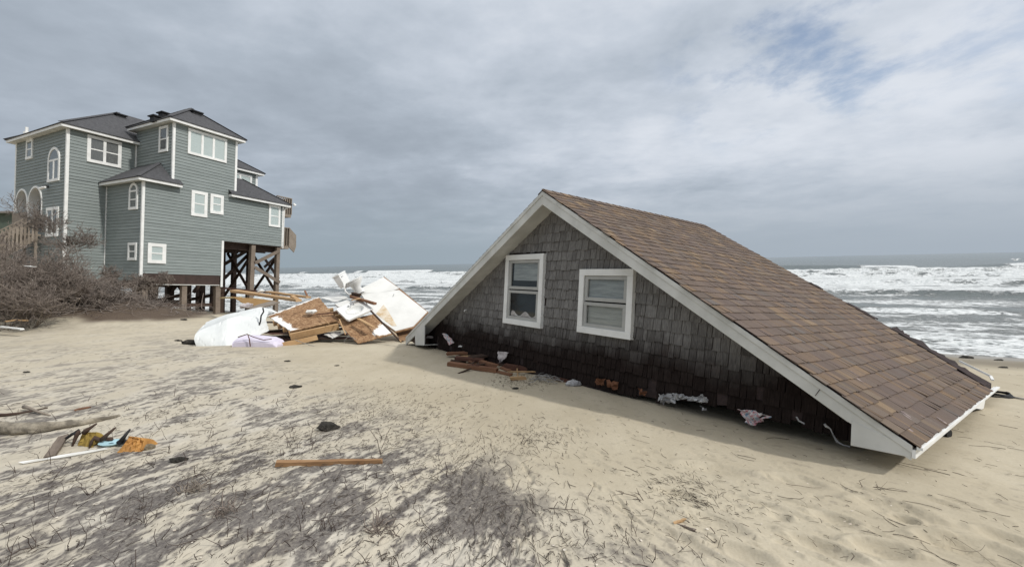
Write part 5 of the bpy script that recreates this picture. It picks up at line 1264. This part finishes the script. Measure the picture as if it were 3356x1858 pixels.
    b = MB(); b.tube([g + Vector((.15, -.06, .02)), ground(3305, 1300, .02), ground(3320, 1303, .01), ground(3356, 1311, .015), ground(3400, 1318, .01)], .011, 5); b.obj('tail', M_cable, t)
    A = ground(3062, 1418, .03); Bp = ground(3112, 1431, .03); b = MB(); b.tube([A + (A - Bp) * 2.0, A, Bp], [.05, .05, .045], 10); s = b.obj('pipe', M_black); tag(s, 'dark pipe end poking out from under the white fascia', 'pipe')
build_foot()

# ------------------------------------------------------------------ dead brush on the low dune at the left
def grow(R, base, h, nstem, spread, levels=3, twig=.006, droop=.0, crown=1.0, bare=False):
    """returns tapered pieces (p, q, r0, r1, level) of a bare many-stemmed shrub"""
    S = []
    def branch(p, d, L, r, lev):
        n = 4 if lev < 2 else 3; seg = L / n
        for i in range(n):
            d = (d + Vector((R.gauss(0, .16), R.gauss(0, .16), R.gauss(0, .10) - droop * lev)) + Vector((0, 0, .04))).normalized()
            q = p + d * seg; r2 = r * (.86 if i < n - 1 else .7); S.append((p, q, r, r2, lev)); p = q; r = r2
            if lev < levels and ((i > 0 or lev > 0) if not bare else (i == n - 1 or lev > 0)):
                for k in range(R.choice([1, 2, 2, 3]) if lev else (5 if bare else 2)):
                    a = Vector((R.gauss(0, 1), R.gauss(0, 1), R.gauss(.15, .6))).normalized(); nd = (d * .75 + a * .8 * crown).normalized()
                    branch(p, nd, L * (R.uniform(.22, .34) if bare and lev == 0 else R.uniform(.42, .68)), max(r * .6, twig), lev + 1)
    for s in range(nstem):
        a = 2 * math.pi * (s + R.random()) / nstem; d = Vector((math.cos(a) * spread, math.sin(a) * spread, 1)).normalized()
        branch(Vector(base) + Vector((math.cos(a) * .08, math.sin(a) * .08, -.05)), d, h * R.uniform(.55, .8), R.uniform(.016, .028), 0)
    return S
def pieces_mesh(S, sides=3):
    P0 = np.array([s[0] for s in S]); P1 = np.array([s[1] for s in S]); r0 = np.array([s[2] for s in S]); r1 = np.array([s[3] for s in S])
    d = P1 - P0; d /= np.linalg.norm(d, axis=1, keepdims=True) + 1e-9; ref = np.where(np.abs(d[:, 2:3]) < .9, [[0, 0, 1.]], [[1., 0, 0]])
    a = np.cross(d, ref); a /= np.linalg.norm(a, axis=1, keepdims=True) + 1e-9; b = np.cross(d, a); V = []
    for k in range(sides):
        t = 2 * math.pi * k / sides; o = a * math.cos(t) + b * math.sin(t); V += [P0 + o * r0[:, None], P1 + o * r1[:, None]]
    V = np.stack(V, 1).reshape(-1, 3); n = len(S); base = np.arange(n)[:, None] * (2 * sides); F = []
    for k in range(sides):
        k2 = (k + 1) % sides; F.append(np.concatenate([base + 2 * k, base + 2 * k2, base + 2 * k2 + 1, base + 2 * k + 1], 1))
    return V, np.concatenate(F, 0)
def shrub(name, label, px, py, Y, h, nst, spread, seed, levels=3, twig=.006, droop=0.0, group=None, mats=None, crown=1.0, bare=False):
    R = random.Random(seed); p = at(px, py, Y); g = Vector((p.x, p.y, tz(p.x, p.y))); S = grow(R, (0, 0, 0), h, nst, spread, levels, twig, droop, crown, bare)
    t = thing(name, label, 'shrub', g, None, group)
    m1, m2 = mats or (M_twig_pale, M_twig)
    for nm, m, sel in (('stems', m1, [s for s in S if s[4] < 2]), ('twigs', m2, [s for s in S if s[4] >= 2])):
        V, F = pieces_mesh(sel); o = big_mesh(nm, V, F, m, False); o.parent = t; WM[o.name] = wm(t)
    return t
M_twig_grey = simple('grey_twig', (.25, .215, .188), (.145, .122, .106), 9, .9, bs=.2)
def build_brush():
    k = 0
    data = [  # px, py, depth, height, stems, spread, label
        (40, 960, 13.2, 1.8, 8, .55, 'tall tangled bare shrub at the far left edge, in front of the stair'),
        (150, 960, 14.4, 1.75, 8, .6, 'dense bare shrub below the arched porch of the stilt house'),
        (-60, 960, 14.6, 2.2, 8, .5, 'bare shrub cut by the left edge of the picture, below the stair'),
        (235, 970, 14.2, 1.25, 7, .7, 'low spreading bare shrub in front of the tall white corner board'),
        (95, 1010, 12.6, 1.3, 7, .8, 'low bare shrub on the near side of the brush, at left'),
        (10, 1010, 12.3, 1.4, 7, .8, 'sprawling bare shrub nearest to the left edge'),
        (300, 990, 14.6, .62, 6, .9, 'knee high bare shrub in the middle of the brush'),
        (350, 1000, 15.2, .36, 6, .9, 'small bare shrub before the low piles'),
        (415, 1010, 16.2, .30, 6, 1.0, 'smallest bare shrub at the right end of the brush')]
    for px, py, Y, h, ns, sp, lab in data:
        k += 1; shrub('bare_shrub', lab, px, py, Y, h, ns, sp, 300 + k, 3, .0065, .0, 'bare shrubs on the low dune')
    shrub('bare_bush', 'rounded bare bush on bent trunks in front of the small lower windows', 400, 985, 19.0, 2.0, 6, .34, 351, 4, .0065, .0, None, (M_twig_grey, M_twig), 1.35, True)
    shrub('bare_bush', 'second rounded bare bush beside the dark brown rim board', 492, 985, 19.4, 1.8, 4, .3, 357, 4, .0065, .0, None, (M_twig_grey, M_twig), 1.35, True)
    shrub('bare_sapling', 'wispy bare sapling with a thin trunk in front of the grey green wall', 262, 960, 18.2, 4.3, 2, .07, 361, 4, .0070, .0, None, (M_twig_grey, M_twig_grey), 1.0, True)
    # matted dead branches over the dune: nobody could count them
    R = random.Random(91); S = []
    for i in range(5200):
        u = R.random(); x = -19.5 + 6.6 * u if R.random() < .5 else R.gauss(-15.8, 1.8); y = R.gauss(14.9 + (x + 16) * .42 * (x > -15.5), 1.25)
        e = math.exp(-((x + 15.8) / 4.2) ** 2 - ((y - 15.4 - max(0, x + 15) * .35) / 2.1) ** 2)
        if x > -14.6: e *= .45
        if R.random() > e * 1.3: continue
        z = tz(x, y) + R.random() ** 1.5 * .62 * e; a = R.uniform(0, 2 * math.pi); el = R.gauss(.12, .35); d = Vector((math.cos(a), math.sin(a), math.sin(el))); L = R.uniform(.25, 1.1); r = R.choice([.006, .006, .008, .008, .012, .02]) ; p = Vector((x, y, z)); n = 4
        for j in range(n):
            d = (d + Vector((R.gauss(0, .3), R.gauss(0, .3), R.gauss(0, .25)))).normalized(); q = p + d * L / n
            q.z = max(q.z, tz(q.x, q.y) + .004); S.append((p, q, r, r * .85, 0)); p = q; r *= .85
    V, F = pieces_mesh(S[: len(S) * 2 // 3]); o = big_mesh('brush_mat', V, F, M_twig, False); tag(o, 'matted dead brown branches heaped over the low dune', 'dead branches', None, 'stuff')
    V, F = pieces_mesh(S[len(S) * 2 // 3:]); o = big_mesh('branch_mat', V, F, M_twig_grey, False); tag(o, 'paler bleached dead branches heaped over the low dune', 'dead branches', None, 'stuff')
    c3 = lambda x, y: (x / 3.168, 650 + y / 3.168)
    def pl(lab, a, b_, w, h, m, nm='board'): tbeam(nm, lab, 'board', at(*c3(a[0], a[1]), a[2]), at(*c3(b_[0], b_[1]), b_[2]), w, h, m)
    pl('pale board lying at the foot of the brush', (15, 1332, 11.7), (238, 1358, 11.5), .08, .03, M_white)
    pl('short orange board end in the brush', (60, 1278, 11.9), (165, 1262, 12.0), .05, .03, M_pine)
    pl('orange splinter in the brush', (185, 1262, 12.0), (290, 1268, 12.0), .04, .03, M_pine)
    pl('thin white strip caught high in the brush', (262, 702, 12.6), (368, 710, 12.6), .04, .02, M_white)
build_brush()

# ------------------------------------------------------------------ the near sand: stubble, litter, shells, flotsam
def veg_at(x, y): return float(sstep(np.array([(x + 2.2) * -.744 + (y - 5.6) * -.667]), -.9, .6)[0])
def build_near():
    R = random.Random(17); S = []
    spots = []
    while len(spots) < 430:
        px = R.uniform(-60, 3000); py = R.uniform(1290, 1900); g = ground(px, min(py, 1857)) if py < 1857 else ground(px, 1857) - Vector((0, R.random() * .3, 0))
        if R.random() < veg_at(g.x, g.y) * .95 + .012: spots.append(g)
    for g in spots:
        n = R.choice([1, 1, 1, 1, 2, 3]); sc = min(1.0, .55 + g.y * .12)
        for k in range(n):
            L = R.uniform(.04, .17) * sc; r = R.uniform(.0012, .0024) * (1 + .08 * g.y); lean = R.random()
            d = Vector((R.gauss(0, .4), R.gauss(0, .4), 1)).normalized() if lean < .62 else Vector((R.gauss(0, 1), R.gauss(0, 1), .15)).normalized()
            if lean >= .62: L *= 1.7
            p = g + Vector((R.gauss(0, .02), R.gauss(0, .02), -.01)); m = R.choice([2, 3, 4])
            for j in range(m):
                q = p + d * (L / m); q.z = max(q.z, g.z + .002); S.append((p, q, r, r * .88, 0)); p = q; r *= .88
                d = (d + Vector((R.gauss(0, .38), R.gauss(0, .38), R.gauss(-.05, .25)))).normalized()
                if R.random() < .22:
                    e = (d + Vector((R.gauss(0, .8), R.gauss(0, .8), R.gauss(0, .4)))).normalized(); S.append((p, p + e * L * .35, r * .8, r * .5, 0))
    V, F = pieces_mesh(S, 4); o = big_mesh('grass_stubble', V, F, simple('dark_grass_stem', (.085, .06, .048), (.045, .032, .028), 20, .9), False)
    tag(o, 'dark broken dune grass stems standing in the foreground sand', 'grass', None, 'stuff')
    # fine plant litter, thick in patches
    S = []; centres = [(980, 1365, .5), (1400, 1360, .55), (1080, 1440, .4), (1500, 1540, .4), (1320, 1480, .5), (1760, 1440, .3), (820, 1500, .4), (1560, 1640, .35), (640, 1600, .3), (1720, 1800, .3), (1020, 1700, .35), (560, 1350, .5), (240, 1560, .4), (1700, 1250, .3), (1250, 1330, .5), (2260, 1620, .25)]
    C = [(ground(a, b), r) for a, b, r in centres]
    for i in range(8500):
        if R.random() < .66: g0, rr = R.choice(C); x = g0.x + R.gauss(0, rr * .8); y = g0.y + R.gauss(0, rr)
        else:
            g0 = ground(R.uniform(0, 3356), R.uniform(1150, 1857)); x, y = g0.x, g0.y
            if R.random() > .30 + .7 * veg_at(x, y): continue
        if y < 1.2: continue
        w_ = wdir(x); a = math.atan2(w_[1], w_[0]) + R.gauss(0, .6); L = R.uniform(.008, .05) * R.choice([1, 1, 1, 2.0]); z = tz(x, y) + .004 + R.random() * .006; r = R.uniform(.0006, .0017) * (1 + .10 * y)
        p = Vector((x, y, z)); q = p + Vector((math.cos(a) * L * .5, math.sin(a) * L * .5, R.uniform(-.003, .012))); w = q + Vector((math.cos(a + R.gauss(0, .5)) * L * .5, math.sin(a + R.gauss(0, .5)) * L * .5, R.uniform(-.008, .004)))
        S += [(p, q, r, r, 0), (q, w, r, r * .7, 0)]
    for i in range(120):                                          # longer strands drawn out along the wind
        g0 = ground(R.uniform(1000, 3356), R.uniform(1230, 1857)); w_ = wdir(g0.x); a = math.atan2(w_[1], w_[0]) + R.gauss(0, .18) + (math.pi if R.random() < .5 else 0); p = g0 + Vector((0, 0, .004)); r = R.uniform(.0010, .0022) * (1 + .08 * g0.y); n = R.randint(2, 6); c = R.gauss(0, .14)
        if 1350 < (g0.x / g0.y * FPX + PW / 2) < 3000 and tz(g0.x, g0.y) > 0 and SX * g0.x + SY * g0.y > 5.0: continue
        for j in range(n):
            q = p + Vector((math.cos(a), math.sin(a), 0)) * R.uniform(.02, .06); q.z = tz(q.x, q.y) + R.uniform(.0, .008); S.append((p, q, r, r * .9, 0)); p = q; a += c + R.gauss(0, .12); r *= .93
    V, F = pieces_mesh(S, 3); o = big_mesh('plant_litter', V, F, simple('dark_plant_litter', (.10, .078, .062), (.05, .04, .034), 25, .95), False)
    tag(o, 'fine dark plant litter scattered over the sand', 'litter', None, 'stuff')
    # shell fragments
    b = MB()
    for i in range(150):
        g = ground(R.uniform(0, 3356), R.uniform(1150, 1857), .004); s = R.uniform(.004, .010) * (1 + .10 * g.y); a = R.random() * 6.3
        pts = [g + Vector((math.cos(a + k * 1.257) * s * R.uniform(.6, 1.2), math.sin(a + k * 1.257) * s * .7 * R.uniform(.6, 1.2), R.uniform(0, .004))) for k in range(5)]
        b.add(pts + [g + Vector((0, 0, s * .35))], [(k, (k + 1) % 5, 5) for k in range(5)])
    o = b.obj('shell_fragments', simple('shell', (.70, .64, .55), (.5, .42, .34), 30, .6)); tag(o, 'small pale shell fragments scattered over the sand', 'shells', None, 'stuff')
    # lumps of peat
    for (dx, dy, w, sq, lab) in [(825, 1078, .092, (1.5, .9, .55), 'largest dark peat lump, lying in the middle of the stubble'), (742, 975, .060, (1.7, .9, .45), 'dark flat peat lump on open sand above the stubble'),
                             (450, 1160, .058, (1.5, .8, .55), 'dark peat lump right of the white strip and the orange bundle'), (1297, 978, .042, (1.5, .9, .35), 'small dark peat lump at the edge of the gable shadow'),
                             (448, 858, .055, (1.9, .8, .5), 'small dark lump on the sand left of the tub surround'), (722, 909, .042, (1.7, .8, .35), 'tiny dark lump on the sand in front of the lilac block'),
                             (66, 937, .038, (1.8, .8, .5), 'dark lump on the sand at the far left'), (848, 920, .032, (1.6, .8, .35), 'tiny dark lump on the sand right of the lilac block'),
                             (462, 805, .08, (1.6, .8, .4), 'dark scrap on the sand in front of the piles'), (2103, 893, .0, (1, 1, 1), '')]:
        if not lab: continue
        g = ground(dx * 1.3028, dy * 1.3028); lump('peat_lump', lab, 'peat', g + Vector((0, 0, w * sq[2] * .45)), w, M_peat, sq, int(dx))
    for (px, py, w, lab) in [(3168, 1174, .16, 'dark clump on the wet sand behind the torn roof edge'), (3270, 1181, .09, 'small dark clump on the wet sand, farther right'), (3285, 1205, .08, 'tiny dark clump where wet sand meets dry')]:
        g = ground(px, py); lump('seaweed_clump', lab, 'seaweed', g, w, M_peat, (1.7, .8, .5), int(px))
    # cedar plank
    G = lambda dx, dy, l=.02: ground(dx * 1.3028, dy * 1.3028, l)
    tbeam('plank', 'split orange brown plank lying flat among the grass stubble', 'plank', G(699, 1173, .025), G(966, 1166, .02), .055, .035, wood('orange_tan_plank', (.40, .245, .125), (.20, .105, .05)), w1=.03)
    tbeam('strip', 'thin white plastic strip lying on the sand at left', 'strip', ground(*c6(283, 1143), .015), ground(*c6(1275, 977), .02), .022, .014, M_white)
    tbeam('offcut', 'small orange wood chip at lower right of the stubble', 'wood chip', ground(2212, 1718, .01), ground(2246, 1707, .012), .018, .012, M_pine)
    tbeam('stick', 'short dark stick beside the orange wood chip', 'stick', ground(2228, 1722, .008), ground(2282, 1742, .008), .014, .01, M_twig)
    tbeam('offcut', 'small brown wood chip on open sand right of the driftwood', 'wood chip', ground(*c6(905, 515), .01), ground(*c6(1030, 492), .01), .03, .02, M_plank)
    # driftwood log
    b = MB(); pts = []; rad = []
    ctl = [(-160, 720, .070), (0, 738, .070), (150, 745, .069), (300, 745, .064), (430, 735, .066), (600, 712, .053), (760, 692, .043), (900, 672, .038), (1050, 650, .032), (1200, 622, .026), (1330, 592, .018), (1418, 575, .006)]
    for x, y, r in ctl: pts.append(ground(*c6(x, y + r * 600), r * .75)); rad.append(r)
    b.tube(pts, rad, 12)
    o = b.obj('driftwood_log', simple('driftwood_bark', (.34, .30, .235), (.135, .118, .095), 9, .95, (1, 1, 1), .9, .02), None, smooth=True)
    tag(o, 'thick weathered driftwood log tapering to the right, at the left edge', 'driftwood')
    tx = bpy.data.textures.new('bark', 'CLOUDS'); tx.noise_scale = .07
    sb = o.modifiers.new('sub', 'SUBSURF'); sb.levels = 2; sb.render_levels = 2; dm = o.modifiers.new('bark', 'DISPLACE'); dm.texture = tx; dm.strength = .035; dm.texture_coords = 'GLOBAL'
    def stick(name, lab, P, r, m, cat='driftwood'):
        b = MB(); n = len(P); b.tube(P, [r * (1 - .65 * i / (n - 1)) for i in range(n)], 7); o = b.obj(name, m, None, smooth=True); return tag(o, lab, cat)
    gg = lambda x, y, l=.01: ground(*c6(x, y), l)
    stick('driftwood_stick', 'dark driftwood branch at the left edge above the log', [gg(-90, 592, .02), gg(60, 588, .02), gg(200, 572, .02), gg(360, 556, .03), gg(560, 512, .03)], .022, M_dkwood)
    stick('driftwood_stick', 'grey forked driftwood branch lying over the dark one', [gg(285, 520, .05), gg(340, 535, .05), gg(440, 558, .03), gg(585, 582, .01)], .024, M_greywood)
    tbeam('board', 'grey brown board half buried left of the yellow bundle', 'board', gg(580, 1075, .01), gg(745, 880, .05), .07, .03, M_pile)
    # the bundle of flotsam: yellow and orange bags, straps, sticks
    t = thing('bundle', 'mustard yellow bag wrapped in dark straps, half buried beside the driftwood log', 'bag', gg(1000, 920))
    def drape(parent, quad, lift, back, mat, name, seed, amp):
        """crumpled sheet: front edge on the sand, humped up, and down again behind"""
        A, B_, C_, D_ = quad; n, m = 34, 26; L0, L1 = gg(*A, -.01), gg(*B_, -.01); T0, T1 = at(*c6(*D_), L0.y + back * .45), at(*c6(*C_), L1.y + back * .45); rows = []
        for i in range(m):
            v = i / (m - 1); row = []
            for j in range(n):
                u = j / (n - 1); lo = L0.lerp(L1, u); hi = T0.lerp(T1, u); e = min(1, math.sin(math.pi * min(max(u, .0), 1)) * 2.2 + .25)
                if v < .6: q = lo.lerp(lo.lerp(hi, e), math.sin(v / .6 * math.pi / 2))
                else: w_ = (v - .6) / .4; q = lo.lerp(hi, e) + Vector((0, back * w_, -(lo.lerp(hi, e).z - lo.z + .02) * w_ ** 1.6))
                k = abs(float(fbm(np.array([u * 5 + v * 2.5 + seed]), np.array([v * 3 - u * 3]), seed, 4)[0]) - .5) * 2
                row.append(q + Vector((0, -1, .6)) * (k - .35) * amp * min(1, 4 * v + .1))
            rows.append(row)
        b = MB(); b.grid(rows); o = b.obj(name, mat, parent); sm = o.modifiers.new('thick', 'SOLIDIFY'); sm.thickness = .004; return o
    drape(t, [(895, 928), (1068, 948), (1150, 770), (950, 765)], 0, .12, simple('mustard_fabric', (.36, .25, .06), (.22, .15, .04), 12, .85, bs=.4), 'bag_body', 5, .035)
    b = MB()
    b.tube([gg(845, 935, .0), gg(875, 925, .05), gg(905, 922, .10), gg(935, 918, .14)], [.008, .014, .018, .014], 8); b.obj('strap', M_dkwood, t, smooth=True); b = MB(); b.tube([gg(1045, 955, 0), gg(1075, 940, .05), gg(1110, 930, .08), gg(1190, 925, .05)], [.008, .014, .020, .018], 8); b.obj('strap', M_dkwood, t, smooth=True)
    b = MB(); b.tube([gg(735, 905, .03), gg(790, 905, .06), gg(860, 905, .10), gg(940, 905, .10)], .014, 6); b.obj('strap', M_black, t); b = MB(); b.tube([gg(738, 890, .02), gg(800, 880, .05), gg(930, 880, .12)], .010, 6); b.obj('strap', M_black, t)
    for lab, a, b_, r in (('dark brown stick standing out of the yellow bundle', (985, 925, .12), (1145, 905, .20), .012), ('dark stick behind the pale blue plate', (1200, 925, .06), (1362, 905, .16), .012), ('black stick leaning on the orange bag', (1420, 950, .06), (1535, 925, .16), .012)):
        A, Bv = gg(*a), gg(*b_); o = stick('stick', lab, [A, A.lerp(Bv, .35) + Vector((0, 0, .004)), Bv], r * 2.0, M_dkwood if 'black' not in lab else M_black, 'stick')
    lump('wood_chunk', 'dark brown wood chunk between the yellow bundle and the blue plate', 'wood chunk', gg(1265, 900, .03), .040, M_dkwood, (1.4, .8, .9), 61)
    lump('wood_chunk', 'dark brown wood chunk on top of the yellow bundle', 'wood chunk', gg(1015, 880, .11), .028, M_dkwood, (1.4, .8, .9), 63)
    lump('wood_chunk', 'black lump in front of the orange bag', 'wood chunk', gg(1432, 935, .04), .042, M_black, (1.2, .8, .8), 65)
    b = MB(); c = gg(1300, 925, .022); b.grid([[c + Vector((math.cos(a / 20 * 6.2832) * rr * 1.1, math.sin(a / 20 * 6.2832) * rr * .8, zz)) for a in range(20)] for rr, zz in [(.02, .0), (.075, .004), (.095, .014), (.097, .012), (.07, -.008), (.01, -.01)]], closed=True)
    o = b.obj('plate', simple('pale_blue_plastic', (.42, .62, .68), (.36, .55, .62), 4, .4), None, smooth=True); tag(o, 'pale blue plastic plate between the yellow bundle and the orange bag', 'plate')
    o = drape(None, [(1365, 1008), (1640, 1005), (1730, 850), (1470, 815)], 0, .16, simple('orange_plastic', (.52, .27, .08), (.33, .16, .05), 7, .55, bs=.6, bd=.02), 'plastic_bag', 9, .05); tag(o, 'crumpled bright orange plastic bag half buried in the sand', 'bag')
    lump('grass_clump', 'clump of dead grass and sand against the orange bag', 'grass clump', gg(1735, 965, .01), .055, simple('sandy_grass_clump', (.27, .225, .155), (.13, .105, .07), 22, .95, bs=.8, bd=.03), (1.2, .9, .7), 67)
    # upright root clumps in the stubble
    for (dx, dy, sd, lab) in [(492, 1232, 3, 'straw coloured root clump left of the plank'), (560, 1290, 4, 'reddish root clump low in the stubble'), (955, 1335, 5, 'dark root clump near the bottom edge')]:
        g = G(dx, dy, 0); t = thing('root_clump', lab, 'root clump', g); S = []
        R3 = random.Random(sd)
        for i in range(46):
            p = g + Vector((R3.gauss(0, .035), R3.gauss(0, .03), 0)); d = Vector((R3.gauss(0, .8), R3.gauss(0, .6), abs(R3.gauss(.5, .4)))).normalized(); r = R3.uniform(.0015, .004)
            for j in range(3): q = p + d * R3.uniform(.015, .05); S.append((p, q, r, r * .8, 0)); p = q; d = (d + Vector((R3.gauss(0, .5), R3.gauss(0, .5), R3.gauss(-.15, .3)))).normalized()
        V, F = pieces_mesh(S, 4); o = big_mesh('roots', V, F, M_twig_pale if sd == 3 else M_twig, False); V2 = V - np.array(g); o.data.vertices.foreach_set('co', V2.astype(np.float32).ravel()); o.data.update(); o.parent = t
    # a gull over the breakers
    c = at(3329, 853, 60); b = MB()
    b.add([c + Vector(v) for v in [(-.75, 0, .16), (-.35, .1, .24), (0, .12, .05), (.35, .1, .24), (.75, 0, .16), (.3, -.12, .18), (0, -.16, .0), (-.3, -.12, .18), (0, .32, .02), (0, -.35, -.02)]], [(0, 1, 7), (1, 2, 6, 7), (2, 3, 5, 6), (3, 4, 5), (8, 2, 6, 9)])
    b.tube([c + Vector((0, .34, .0)), c + Vector((0, .1, -.02)), c + Vector((0, -.3, 0))], [.03, .09, .03], 8)
    o = b.obj('gull', M_white); tag(o, 'white gull gliding low over the breakers', 'gull')
build_near()
